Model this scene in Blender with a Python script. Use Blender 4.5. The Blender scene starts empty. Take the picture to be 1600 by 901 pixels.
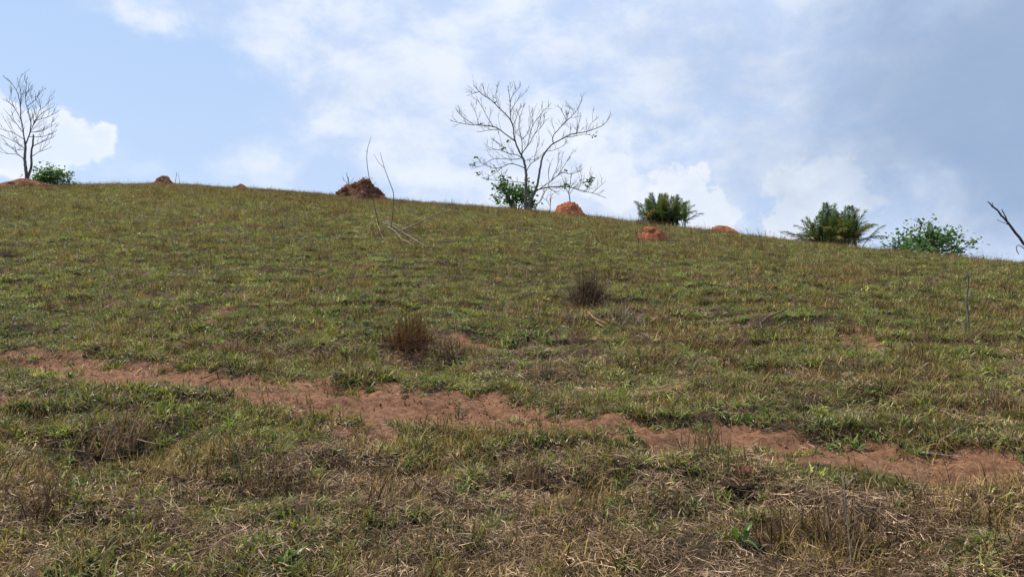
import bpy, math, random
import numpy as np
from mathutils import Vector, Matrix, noise as mnoise

rng = np.random.default_rng(7)
random.seed(7)
scene = bpy.context.scene
COL = scene.collection
R = math.radians

# ------------------------------------------------------------------ camera
F = 1208.0                       # focal length in photograph pixels (1600 wide)
PITCH = math.atan(149.5 / F)
EYE = 1.6
cam_d = bpy.data.cameras.new('camera'); cam = bpy.data.objects.new('camera', cam_d); COL.objects.link(cam)
cam_d.sensor_width = 36.0; cam_d.lens = 36.0 * F / 1600.0
cam_d.clip_start = 0.05; cam_d.clip_end = 6000
cam.location = (0, 0, EYE); cam.rotation_euler = (R(90) + PITCH, 0, 0)
scene.camera = cam
scene.render.resolution_x = 1024; scene.render.resolution_y = 576

# ------------------------------------------------------------------ sun + sky
SUN_EL, SUN_AZ = R(63), R(-76)     # azimuth from +Y (into the picture), negative to the left
to_sun = Vector((math.sin(SUN_AZ) * math.cos(SUN_EL), math.cos(SUN_AZ) * math.cos(SUN_EL), math.sin(SUN_EL)))
sd = bpy.data.lights.new('sun', 'SUN'); sun = bpy.data.objects.new('sun', sd); COL.objects.link(sun)
sd.energy = 5.0; sd.angle = R(0.6); sd.color = (1.0, 0.94, 0.84)
sun.rotation_euler = (-to_sun).to_track_quat('-Z', 'Y').to_euler()
vs = scene.view_settings
vs.view_transform = 'Standard'; vs.look = 'None'; vs.gamma = 1.0; vs.use_curve_mapping = False
vs.exposure = 0.08


class NT:
    """small helper for writing node trees"""
    def __init__(s, tree): s.t = tree; s.n = tree.nodes; s.l = tree.links
    def _set(s, sock, v):
        if isinstance(v, bpy.types.NodeSocket): s.l.new(v, sock)
        else: sock.default_value = v
    def math(s, op, a, b=0.0, c=0.0, clamp=False):
        n = s.n.new('ShaderNodeMath'); n.operation = op; n.use_clamp = clamp
        s._set(n.inputs[0], a); s._set(n.inputs[1], b); s._set(n.inputs[2], c); return n.outputs[0]
    def vmath(s, op, a, b=(0, 0, 0)):
        n = s.n.new('ShaderNodeVectorMath'); n.operation = op
        s._set(n.inputs[0], a)
        if op == 'SCALE': s._set(n.inputs[3], b)
        else: s._set(n.inputs[1], b)
        return n.outputs[0]
    def noise(s, vec, scale, detail=4, rough=0.5, dist=0.0, color=False, lac=2.0):
        n = s.n.new('ShaderNodeTexNoise'); s._set(n.inputs['Vector'], vec); n.inputs['Scale'].default_value = scale
        n.inputs['Detail'].default_value = detail; n.inputs['Roughness'].default_value = rough
        n.inputs['Distortion'].default_value = dist; n.inputs['Lacunarity'].default_value = lac
        return n.outputs['Color' if color else 'Fac']
    def voronoi(s, vec, scale, out='Distance'):
        n = s.n.new('ShaderNodeTexVoronoi'); s._set(n.inputs['Vector'], vec); n.inputs['Scale'].default_value = scale
        return n.outputs[out]
    def mix(s, f, a, b, blend='MIX'):
        n = s.n.new('ShaderNodeMix'); n.data_type = 'RGBA'; n.blend_type = blend; n.clamp_factor = True
        s._set(n.inputs[0], f)
        for k, v in ((6, a), (7, b)):
            if not isinstance(v, bpy.types.NodeSocket) and len(v) == 3: v = (*v, 1)
            s._set(n.inputs[k], v)
        return n.outputs[2]
    def mapr(s, v, a, b, c=0.0, d=1.0, smooth=True):
        n = s.n.new('ShaderNodeMapRange'); n.interpolation_type = 'SMOOTHSTEP' if smooth else 'LINEAR'
        s._set(n.inputs[0], v)
        for k, q in zip((1, 2, 3, 4), (a, b, c, d)): n.inputs[k].default_value = q
        return n.outputs[0]
    def attr(s, name, out='Fac', kind='GEOMETRY'):
        n = s.n.new('ShaderNodeAttribute'); n.attribute_name = name; n.attribute_type = kind; return n.outputs[out]
    def bump(s, h, strength, dist=0.02):
        n = s.n.new('ShaderNodeBump'); s._set(n.inputs['Height'], h)
        n.inputs['Strength'].default_value = strength; n.inputs['Distance'].default_value = dist; return n.outputs[0]


world = bpy.data.worlds.new('World'); scene.world = world; world.use_nodes = True
w = NT(world.node_tree); w.n.clear()
SKY_S = 0.10
sky = w.n.new('ShaderNodeTexSky'); sky.sky_type = 'NISHITA'; sky.sun_disc = False
sky.sun_elevation = SUN_EL; sky.sun_rotation = SUN_AZ
sky.altitude = 300; sky.air_density = 1.0; sky.dust_density = 1.0; sky.ozone_density = 1.2
tc = w.n.new('ShaderNodeTexCoord'); D0 = tc.outputs['Generated']
sx = w.n.new('ShaderNodeSeparateXYZ'); w.l.new(D0, sx.inputs[0])
# clouds are laid out by compass bearing and elevation
warp = w.noise(D0, 5.0, 6, 0.6, color=True)
wsep = w.n.new('ShaderNodeSeparateXYZ'); w.l.new(warp, wsep.inputs[0])
az = w.math('ARCTAN2', sx.outputs[0], sx.outputs[1])
el = w.math('ARCSINE', sx.outputs[2])
azw = w.math('ADD', az, w.math('MULTIPLY', w.math('SUBTRACT', wsep.outputs[0], 0.5), 0.30))
elw = w.math('ADD', el, w.math('MULTIPLY', w.math('SUBTRACT', wsep.outputs[1], 0.5), 0.22))


def sky_dir(px, py):
    X = (px - 800) / F; Y = (450.5 - py) / F
    d = Vector((X, math.cos(PITCH) - Y * math.sin(PITCH), math.sin(PITCH) + Y * math.cos(PITCH))).normalized()
    return math.atan2(d.x, d.y), math.asin(d.z)


def blob(px, py, rx, ry, wt, soft=True):
    a0, e0 = sky_dir(px, py)
    a = w.math('DIVIDE', w.math('SUBTRACT', azw if soft else az, a0), rx / F)
    e = w.math('DIVIDE', w.math('SUBTRACT', elw if soft else el, e0), ry / F)
    r2 = w.math('ADD', w.math('MULTIPLY', a, a), w.math('MULTIPLY', e, e))
    return w.math('MULTIPLY', w.math('POWER', 2.718, w.math('MULTIPLY', r2, -1.0)), wt)


def total(lst):
    s_ = lst[0]
    for q in lst[1:]: s_ = w.math('ADD', s_, q)
    return s_


# stretched coordinates give the wispy streaking of the high cloud
stretch = w.n.new('ShaderNodeCombineXYZ')
w._set(stretch.inputs[0], az); w._set(stretch.inputs[1], w.math('MULTIPLY', el, 1.5)); w._set(stretch.inputs[2], w.math('MULTIPLY', sx.outputs[2], 0.7))
n1 = w.noise(stretch.outputs[0], 3.4, 9, 0.58, 0.35)
n2 = w.noise(stretch.outputs[0], 9.0, 8, 0.62, 0.2)
cov = total([
    blob(560, 40, 300, 90, 0.34), blob(820, 110, 260, 120, 0.30), blob(610, 210, 230, 80, 0.34),
    blob(880, 260, 260, 70, 0.22), blob(1150, 60, 260, 120, 0.30), blob(1450, 180, 330, 260, 0.55),
    blob(215, 5, 70, 25, 0.28), blob(60, 190, 75, 60, 0.42), blob(430, 105, 35, 30, 0.16), blob(200, 270, 500, 50, 0.12),
    blob(200, 140, 190, 110, -0.20), blob(1010, 180, 75, 35, -0.26), blob(925, 140, 45, 40, -0.20),
    blob(1200, 290, 400, 60, 0.12), blob(1010, 200, 130, 40, -.16), blob(1165, 290, 60, 70, -.35), blob(1000, 300, 60, 40, -.15), blob(1350, 300, 120, 60, -.1), blob(780, 200, 60, 40, -.12), blob(640, 20, 500, 60, .1),
])
dens = w.math('ADD', w.math('ADD', w.math('MULTIPLY', n1, 1.1), w.math('MULTIPLY', n2, 0.35)), cov)
cmask = w.mapr(dens, 0.68, 1.14)
blue = w.mix(w.mapr(el, 0.0, 0.55), (0.66, 0.79, 1.0), (0.50, 0.69, 1.0))
blue = w.mix(w.mapr(el, 0.5, 1.25), blue, (0.10, 0.20, 0.52))
skyc = w.mix(0.25, blue, w.vmath('SCALE', sky.outputs[0], SKY_S * 1.3))
white = w.mix(w.mapr(w.math('ADD', w.math('MULTIPLY', n2, 0.6), w.math('MULTIPLY', n1, 0.4)), 0.40, 0.62), (0.56, 0.68, 0.92), (0.86, 0.91, 1.0))
cmask = w.math('MULTIPLY', cmask, w.mapr(el, 0.6, 1.2, 1.0, 0.3))
c1 = w.mix(w.math('MULTIPLY', cmask, 0.86), skyc, white)
# cumulus heads: hard-edged lumps, bright
lump = w.noise(D0, 16.0, 8, 0.6, 0.1)
def cumulus(px, py, rx, ry, soft=0.10):
    q = blob(px, py, rx, ry, 1.0)
    return w.math('MULTIPLY', w.mapr(w.math('ADD', q, w.math('MULTIPLY', w.math('SUBTRACT', lump, 0.5), 1.3)), 0.50, 0.50 + soft), w.mapr(q, 0.35, 0.9, 1.0, 0.55))
cum = w.math('MAXIMUM', w.math('MAXIMUM', cumulus(1075, 300, 90, 62, 0.14), cumulus(1265, 325, 120, 80, 0.16)),
             w.math('MAXIMUM', cumulus(45, 225, 85, 62, 0.2), cumulus(940, 270, 90, 60, 0.3)))
c2 = w.mix(w.math('MULTIPLY', cum, 0.9), c1, (0.93, 0.96, 1.0))
# slate grey cloud mass on the right
dark = total([blob(1500, 190, 300, 150, 0.95), blob(1330, 40, 330, 90, 0.40), blob(1600, 250, 200, 120, 0.4),blob(1700, 60, 200, 200, 0.5)])
dk = w.mapr(w.math('ADD', dark, w.math('MULTIPLY', w.math('SUBTRACT', n1, 0.5), 1.3)), -0.05, 1.25)
c3 = w.mix(w.math('MULTIPLY', dk, 0.88), c2, (0.285, 0.40, 0.60))
bgn = w.n.new('ShaderNodeBackground'); w.l.new(c3, bgn.inputs[0]); bgn.inputs[1].default_value = 1.0
# the finished colour is a radiance already on the 0.1-scaled Nishita footing
bgn.inputs[1].default_value = SKY_S
fin = w.vmath('SCALE', c3, 1.0 / SKY_S)
w.l.new(fin, bgn.inputs[0])
wo = w.n.new('ShaderNodeOutputWorld'); w.l.new(bgn.outputs[0], wo.inputs[0])


# ------------------------------------------------------------------ tagging helpers
def tag(o, label=None, cat=None, group=None, kind=None):
    if label: o['label'] = label
    if cat: o['category'] = cat
    if group: o['group'] = group
    if kind: o['kind'] = kind
    return o


def thing(name, loc, label, cat, group=None, rz=0.0):
    o = bpy.data.objects.new(name, None); COL.objects.link(o)
    o.empty_display_size = 0.2
    o.location = loc; o.rotation_euler = (0, 0, rz)
    return tag(o, label, cat, group)


def link_mesh(name, me, mat, parent=None, smooth=True):
    if mat is not None: me.materials.append(mat)
    if smooth: me.polygons.foreach_set('use_smooth', [True] * len(me.polygons))
    o = bpy.data.objects.new(name, me); COL.objects.link(o)
    if parent is not None: o.parent = parent
    return o


def mesh_np(name, V, Fq, attrs=None):
    me = bpy.data.meshes.new(name)
    me.from_pydata(V.tolist() if hasattr(V, 'tolist') else V, [], Fq.tolist() if hasattr(Fq, 'tolist') else Fq)
    if attrs:
        for k, a in attrs.items():
            at_ = me.attributes.new(k, 'FLOAT', 'POINT'); at_.data.foreach_set('value', np.asarray(a, dtype=np.float32))
    return me


# ------------------------------------------------------------------ noise
_perm = np.random.default_rng(3).random((256, 256))


def vnoise(x, y):
    xi = np.floor(x).astype(int); yi = np.floor(y).astype(int)
    fx = x - xi; fy = y - yi
    fx = fx * fx * (3 - 2 * fx); fy = fy * fy * (3 - 2 * fy)
    a = _perm[xi % 256, yi % 256]; b = _perm[(xi + 1) % 256, yi % 256]
    c = _perm[xi % 256, (yi + 1) % 256]; d = _perm[(xi + 1) % 256, (yi + 1) % 256]
    return (a * (1 - fx) + b * fx) * (1 - fy) + (c * (1 - fx) + d * fx) * fy


def fbm(x, y, sc, oct_=4, off=0.0, rough=0.5):
    x = np.asarray(x, float) * sc + off * 17.3; y = np.asarray(y, float) * sc + off * 9.1
    s_ = np.zeros_like(x); amp = 1.0; tot = 0.0
    for k in range(oct_):
        ca, sa = math.cos(k * 0.9), math.sin(k * 0.9)
        s_ = s_ + amp * vnoise(x * ca - y * sa, x * sa + y * ca); tot += amp
        x = x * 2.03 + 11.7; y = y * 2.03 + 5.3; amp *= rough
    return s_ / tot


def sstep(a, b, v):
    t = np.clip((v - a) / (b - a), 0, 1); return t * t * (3 - 2 * t)


# ------------------------------------------------------------------ terrain
YC = 44.0
B2 = EYE / YC ** 2
def ray(px, py):
    X = (px - 800) / F; Y = (450.5 - py) / F
    return np.array([X, math.cos(PITCH) - Y * math.sin(PITCH), math.sin(PITCH) + Y * math.cos(PITCH)])


_crest = [(-500, 318), (-200, 298), (0, 292), (120, 290), (250, 287), (400, 296), (500, 303), (620, 314), (730, 322), (830, 330),
          (900, 337), (1000, 348), (1100, 361), (1200, 373), (1300, 386), (1400, 399), (1500, 411), (1600, 419), (1800, 432), (2200, 450)]
_cx = []; _ce = []
for _px, _py in _crest:
    d = ray(_px, _py); _cx.append(d[0] / d[1] * YC); _ce.append(d[2] / d[1])
_fx = np.linspace(-80, 80, 641); _fe = np.interp(_fx, _cx, _ce)
_k = np.exp(-np.linspace(-2, 2, 21) ** 2); _k /= _k.sum()
_fe = np.convolve(np.pad(_fe, 10, 'edge'), _k, 'valid')
def e_of(x): return np.interp(x, _fx, _fe)


def H0(x, y):
    x = np.asarray(x, float); y = np.asarray(y, float)
    a = e_of(x) + 2 * EYE / YC
    yy = np.clip(y, -8, 52)
    z = a * yy - B2 * yy * yy
    z = z + np.where(y < -8, (y + 8) * 0.22, 0)
    over = np.maximum(y - 47, 0)
    z = z - 0.011 * np.minimum(over, 30) ** 2 - np.maximum(over - 30, 0) * 0.35
    r = np.sqrt(x * x + (y - 20) ** 2)
    t = sstep(60, 170, r)
    plain = -9 + 5 * (fbm(x, y, 0.006, 3, 5) - 0.5)
    return z * (1 - t) + plain * t


def Hb(x, y):
    x = np.asarray(x, float); y = np.asarray(y, float)
    near = np.clip(1.2 - np.sqrt(x * x + y * y) / 80, 0, 1)
    return H0(x, y) + (fbm(x, y, 0.23, 3, 20) - 0.5) * 0.22 * near + (fbm(x, y * 1.7, 1.3, 4, 21) - 0.5) * 0.10 * near


def at0(px, py, Hf=None):
    Hf = Hf or Hb
    d = ray(px, py); s_ = np.concatenate([np.arange(1.5, 12, 0.01), np.arange(12, 60, 0.04)])
    x = d[0] * s_; y = d[1] * s_; z = EYE + d[2] * s_
    g = Hf(x, y); k = np.argmax(z <= g)
    if not (z <= g).any(): k = np.argmin(z - g)
    return np.array([x[k], y[k], g[k]])


for _it in range(8):
    _err = []
    for _px in range(-300, 1950, 50):
        _r = np.interp(_px, [q[0] for q in _crest], [q[1] for q in _crest]) + 1.0
        d = ray(_px, _r); yy_ = np.arange(25, 60, 0.25); u_ = d[0] / d[1]
        _err.append((u_ * YC, d[2] / d[1] - np.max((Hb(u_ * yy_, yy_) - EYE) / yy_)))
    _err = np.array(_err); _fe = _fe + np.interp(_fx, _err[:, 0], _err[:, 1]) * 0.8
    _fe = np.convolve(np.pad(_fe, 10, 'edge'), _k, 'valid')

_path = [(-250, 520, 556), (-100, 533, 566), (0, 543, 574), (100, 552, 588), (200, 562, 602), (300, 574, 607), (400, 586, 622), (500, 598, 640), (600, 597, 652),
         (700, 606, 657), (800, 621, 664), (900, 641, 678), (1000, 654, 688), (1100, 664, 697), (1200, 669, 709), (1300, 676, 716),
         (1400, 688, 724), (1500, 700, 738), (1600, 713, 750), (1750, 730, 772), (1950, 750, 800)]
_pu = np.array([at0(a, b)[:2] for a, b, c in _path]); _pl = np.array([at0(a, c)[:2] for a, b, c in _path])


def path_t(x, y):
    """0 outside the track, 1 on its middle; also the signed distance above its upper edge"""
    yu = np.interp(x, _pu[:, 0], _pu[:, 1]); yl = np.interp(x, _pl[:, 0], _pl[:, 1])
    yu = yu + (fbm(x, y * 0.3, 3.4, 3, 1) - 0.5) * 0.10 - 0.04 + 0.04 * sstep(-0.6, -1.8, x) + 0.08 * sstep(0.6, 1.6, x); yl = yl + (fbm(x, y * 0.3, 2.6, 3, 2) - 0.5) * 0.14 - 0.04 * sstep(0.3, -0.8, x)
    m = np.minimum(y - yl, yu - y)
    return m, y - yu


_holes = [(178, 702, 0.26, 0.13, 0.13), (1160, 762, 0.16, 0.10, 0.10), (1252, 722, 0.12, 0.07, 0.07), (690, 562, 0.3, 0.2, 0.08), (258, 668, 0.2, 0.1, 0.06),
          (430, 770, 0.25, 0.10, 0.08), (640, 640 - 88, 0.22, 0.14, 0.08), (880, 752, 0.3, 0.08, 0.07), (1000, 708, 0.15, 0.07, 0.06), (330, 733, 0.22, 0.1, 0.06),
          (5, 520, 0.5, 0.25, 0.08), (1370, 735, 0.25, 0.06, 0.06), (905, 475, 0.3, 0.2, 0.08), (1480, 735, 0.25, 0.07, 0.06), (880, 510, 0.3, 0.25, 0.07), (1000, 505, 0.25, 0.2, 0.08),
          (790, 560, 0.2, 0.1, 0.05), (520, 735, 0.2, 0.1, 0.05), (300, 590, 0.3, 0.06, 0.03), (740, 790, 0.2, 0.1, 0.05), (1085, 790, 0.2, 0.1, 0.04)]
_hw = [(*at0(a, b)[:2], c, d, e) for a, b, c, d, e in _holes]


def bare_f(x, y):
    m, up = path_t(x, y)
    p = sstep(-0.05, 0.05, m + 0.0 + (fbm(x, y, 7, 3, 6) - 0.5) * 0.30)
    p = p * (1 - 0.9 * sstep(0.66, 0.72, fbm(x * 0.8, y * 1.6, 2.6, 3, 73)) * 0.55)
    pat = sstep(0.68, 0.78, fbm(x, y, 1.5, 4, 8)) * (1 - 0.5 * sstep(5, 9, y))
    pat = pat * (0.4 + 0.6 * sstep(3.6, 4.6, y))
    return np.clip(np.maximum(p, pat), 0, 1), p


def H(x, y):
    x = np.asarray(x, float); y = np.asarray(y, float)
    z = Hb(x, y)
    r = np.sqrt(x * x + y * y)
    near = np.clip(1.2 - r / 80, 0, 1)
    # low terracettes trodden by cattle: risers face down the slope
    q = fbm(x * 0.45, y, 1.0, 3, 22) * 3.0 + y * 1.2
    z = z + (sstep(0.66, 0.80, q - np.floor(q)) - (q - np.floor(q))) * 0.055 * near
    m, up = path_t(x, y); inside = sstep(-0.05, 0.10, m)
    z = z + (1 - 0.8 * sstep(-0.30, 0.05, m)) * ((fbm(x, y, 7.0, 3, 23) - 0.5) * 0.055 + (fbm(x, y, 3.2, 2, 24) - 0.5) * 0.10) * near * np.clip(1.4 - r / 25, 0.25, 1)
    z = z - 0.04 * inside
    z = z + 0.02 * np.exp(-np.square((up - 0.12) / 0.12)) * (r < 30)
    z = z + ((fbm(x, y, 14, 4, 25, 0.65) - 0.5) * 0.030 + np.maximum(fbm(x, y, 24, 2, 26) - 0.62, 0) * 0.09) * inside
    for hx, hy, rx, ry, dz in _hw:
        q = ((x - hx) / rx) ** 2; v = (y - hy) / ry
        # steep wall on the uphill side, gentle lip below
        z = z - dz * np.exp(-q) * np.where(v > 0, np.exp(-np.square(v * v)), np.exp(-v * v * 0.5))
    return z


def Hn(x, y, e=0.08):
    return np.stack([-(H(x + e, y) - H(x - e, y)) / (2 * e), -(H(x, y + e) - H(x, y - e)) / (2 * e), np.ones_like(x)], -1)


def hz(x, y): return float(H(np.array([x]), np.array([y]))[0])
def at(px, py): return at0(px, py, H)
def column_at(px, depth):
    d = ray(px, 330); x = d[0] / d[1] * depth; return np.array([x, depth, hz(x, depth)])


def crest_at(px, depth):
    """depth 44 means standing exactly on the skyline of the hill as it really undulates"""
    d = ray(px, 330); y = np.arange(30, 52, 0.1); x = d[0] / d[1] * y
    yc = float(y[np.argmax((H(x, y) - EYE) / y)])
    return column_at(px, yc + depth - 44.0)


def warped(lo, hi, fine_lo, fine_hi, step, grow):
    a = list(np.arange(fine_lo, fine_hi, step)); s_ = step; v = a[-1]
    while v < hi: s_ *= grow; v += s_; a.append(v)
    s_ = step; v = fine_lo; pre = []
    while v > lo: s_ *= grow; v -= s_; pre.append(v)
    return np.array(pre[::-1] + a)


gx = warped(-1600, 1600, -5.2, 5.2, 0.030, 1.030)
gy = warped(-1600, 1800, 2.3, 9.5, 0.024, 1.022)
X, Y = np.meshgrid(gx, gy); Z = H(X, Y)
nx, ny = len(gx), len(gy)
bare, pth = bare_f(X, Y)
V = np.stack([X.ravel(), Y.ravel(), Z.ravel()], 1)
ii = (np.arange(ny - 1)[:, None] * nx + np.arange(nx - 1)[None, :]).ravel()
Fc = np.stack([ii, ii + 1, ii + nx + 1, ii + nx], 1)
print('terrain grid', nx, ny)
me = mesh_np('ground', V, Fc, {'bare': bare.ravel(), 'path': pth.ravel()})


# ------------------------------------------------------------------ materials
def new_mat(name):
    m = bpy.data.materials.new(name); m.use_nodes = True; t = NT(m.node_tree)
    p = t.n['Principled BSDF']; p.inputs['Roughness'].default_value = 0.9
    p.inputs['Specular IOR Level'].default_value = 0.15
    return m, t, p


def soil_material():
    m, t, p = new_mat('hill_soil')
    co = t.n.new('ShaderNodeTexCoord').outputs['Object']
    a = t.noise(co, 2.2, 6, 0.6); b = t.noise(co, 22, 6, 0.65); c = t.noise(co, 110, 4, 0.7)
    red = t.mix(t.mapr(b, 0.32, 0.7), (0.145, 0.068, 0.034), (0.33, 0.165, 0.088))
    red = t.mix(t.mapr(c, 0.5, 0.75), red, (0.36, 0.21, 0.13))
    hum = t.mix(t.mapr(b, 0.3, 0.7), (0.026, 0.018, 0.011), (0.095, 0.060, 0.032))
    hum = t.mix(t.mapr(c, 0.52, 0.7), hum, (0.17, 0.115, 0.06))
    far = t.mix(t.mapr(a, 0.35, 0.65), (0.085, 0.085, 0.030), (0.125, 0.100, 0.048))
    dist = t.n.new('ShaderNodeSeparateXYZ'); t.l.new(co, dist.inputs[0])
    hum = t.mix(t.mapr(dist.outputs[1], 9, 26), hum, t.mix(t.mapr(c, 0.3, 0.7), far, (0.05, 0.042, 0.02)))
    col = t.mix(t.mapr(t.attr('bare'), 0.15, 0.75), hum, red)
    t.l.new(col, p.inputs['Base Color'])
    hgt = t.math('ADD', t.math('MULTIPLY', b, 1.0), t.math('MULTIPLY', c, 0.5))
    t.l.new(t.bump(hgt, 0.9, 0.03), p.inputs['Normal'])
    return m


M_SOIL = soil_material()
ground = link_mesh('ground', me, M_SOIL); tag(ground, kind='structure')


def blade_material(name, trans=0.35, rough=0.45, spec=0.3, inst=True, base=(0.2, 0.15, 0.08), tipmix=0.25, tip=(0.28, 0.22, 0.11)):
    m, t, p = new_mat(name)
    tint = t.attr('tint', 'Color', 'INSTANCER') if inst else None
    if tint is None: tint = t.mix(0.0, base, base)
    bv = t.attr('bv'); tt = t.attr('tt')
    col = t.mix(t.mapr(bv, 0, 1, 0, 1, False), t.vmath('SCALE', tint, 0.35), t.vmath('SCALE', tint, 1.75))
    col = t.mix(t.math('MULTIPLY', t.math('MULTIPLY', tt, bv), tipmix * 2), col, tip)
    t.l.new(col, p.inputs['Base Color']); p.inputs['Roughness'].default_value = rough; p.inputs['Specular IOR Level'].default_value = spec
    tr = t.n.new('ShaderNodeBsdfTranslucent'); t.l.new(t.vmath('MULTIPLY', col, (1.15, 1.2, 0.7)), tr.inputs[0])
    mx = t.n.new('ShaderNodeMixShader'); mx.inputs[0].default_value = trans
    t.l.new(p.outputs[0], mx.inputs[1]); t.l.new(tr.outputs[0], mx.inputs[2])
    out = [n for n in t.n if n.type == 'OUTPUT_MATERIAL'][0]; t.l.new(mx.outputs[0], out.inputs[0])
    return m


M_GREEN = blade_material('green_blade', 0.38, 0.42, 0.35)
M_DRY = blade_material('dry_blade', 0.25, 0.6, 0.12, tipmix=0.1)
M_LITTER = blade_material('straw', 0.12, 0.6, 0.12, tipmix=0.05)


# ------------------------------------------------------------------ blades
def blades(n, length, width, spread, lean, curve, seed, flat=0.0, zoff=0.0, segs=3):
    """n tapered, bent strips; returns V, F, bv, tt"""
    r = np.random.default_rng(seed)
    V = []; Fq = []; bv = []; tt = []
    for k in range(n):
        L = r.uniform(*length); W = r.uniform(*width); ph = r.uniform(0, 2 * math.pi)
        rad = spread * math.sqrt(r.random()); th = r.uniform(0, 2 * math.pi)
        p = np.array([rad * math.cos(th), rad * math.sin(th), zoff * r.random()])
        if flat > 0:
            el_ = r.normal(0.0, flat)
            p[2] += max(0, -math.sin(el_) * L)
        else:
            el_ = math.pi / 2 - abs(r.normal(lean[0], lean[1]))
        cv = r.normal(0, curve) if flat > 0 else abs(r.normal(curve, curve * 0.5))
        side = np.array([-math.sin(ph), math.cos(ph), 0])
        tw = r.uniform(-0.9, 0.9)
        b = r.random(); i0 = len(V)
        turn = r.normal(0, 0.25)
        for s_ in range(segs + 1):
            f = s_ / segs
            wd = W * 0.5 * (1 - f ** 2 * 0.92) * (0.6 + 0.4 * min(1, f * 3))
            dirv = np.array([math.cos(el_) * math.cos(ph), math.cos(el_) * math.sin(ph), math.sin(el_)])
            upv = np.cross(side, dirv) * -1
            sd_ = side * math.cos(tw) + upv * math.sin(tw)
            if s_ < segs:
                V += [p - sd_ * wd, p + sd_ * wd]; bv += [b, b]; tt += [f, f]
            else:
                V.append(p.copy()); bv.append(b); tt.append(1.0)
            p = p + dirv * L / segs
            if flat > 0: ph += cv / segs; side = np.array([-math.sin(ph), math.cos(ph), 0])
            else: el_ -= cv / segs * 1.3
            if flat <= 0: ph += turn / segs; side = np.array([-math.sin(ph), math.cos(ph), 0])
        for s_ in range(segs - 1):
            a = i0 + 2 * s_; Fq.append((a, a + 1, a + 3, a + 2))
        a = i0 + 2 * (segs - 1); Fq.append((a, a + 1, a + 2))
    return V, Fq, bv, tt


def merge(*parts):
    V = []; Fq = []; bv = []; tt = []
    for v, f, b, t_ in parts:
        o = len(V); V += list(v); Fq += [tuple(i + o for i in q) for q in f]; bv += b; tt += t_
    return V, Fq, bv, tt


def blade_mesh(name, data, mat):
    V, Fq, bv, tt = data
    me = mesh_np(name, [tuple(map(float, v)) for v in V], Fq, {'bv': bv, 'tt': tt}); me.materials.append(mat); return me


def leaf(L, W, ph, el_, r, base=(0, 0, 0), fold=0.25, bend=0.5):
    """one broad leaf, folded along its midrib"""
    V = []; Fq = []; p = np.array(base, float); n = 4
    b = r.random(); bv = []; tt = []
    for s_ in range(n + 1):
        f = s_ / n; wd = W * 0.5 * (math.sin(math.pi * min(1, 0.12 + f * 0.88)) ** 0.8 if s_ < n else 0.02)
        d = np.array([math.cos(el_) * math.cos(ph), math.cos(el_) * math.sin(ph), math.sin(el_)])
        sd_ = np.array([-math.sin(ph), math.cos(ph), 0]); up = np.cross(d, sd_)
        V += [p - sd_ * wd + up * wd * fold * 2, p.copy(), p + sd_ * wd + up * wd * fold * 2]; bv += [b] * 3; tt += [f] * 3
        p = p + d * L / n; el_ -= bend / n * 1.5
    for s_ in range(n):
        a = 3 * s_; Fq += [(a, a + 1, a + 4, a + 3), (a + 1, a + 2, a + 5, a + 4)]
    return V, Fq, bv, tt


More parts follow.
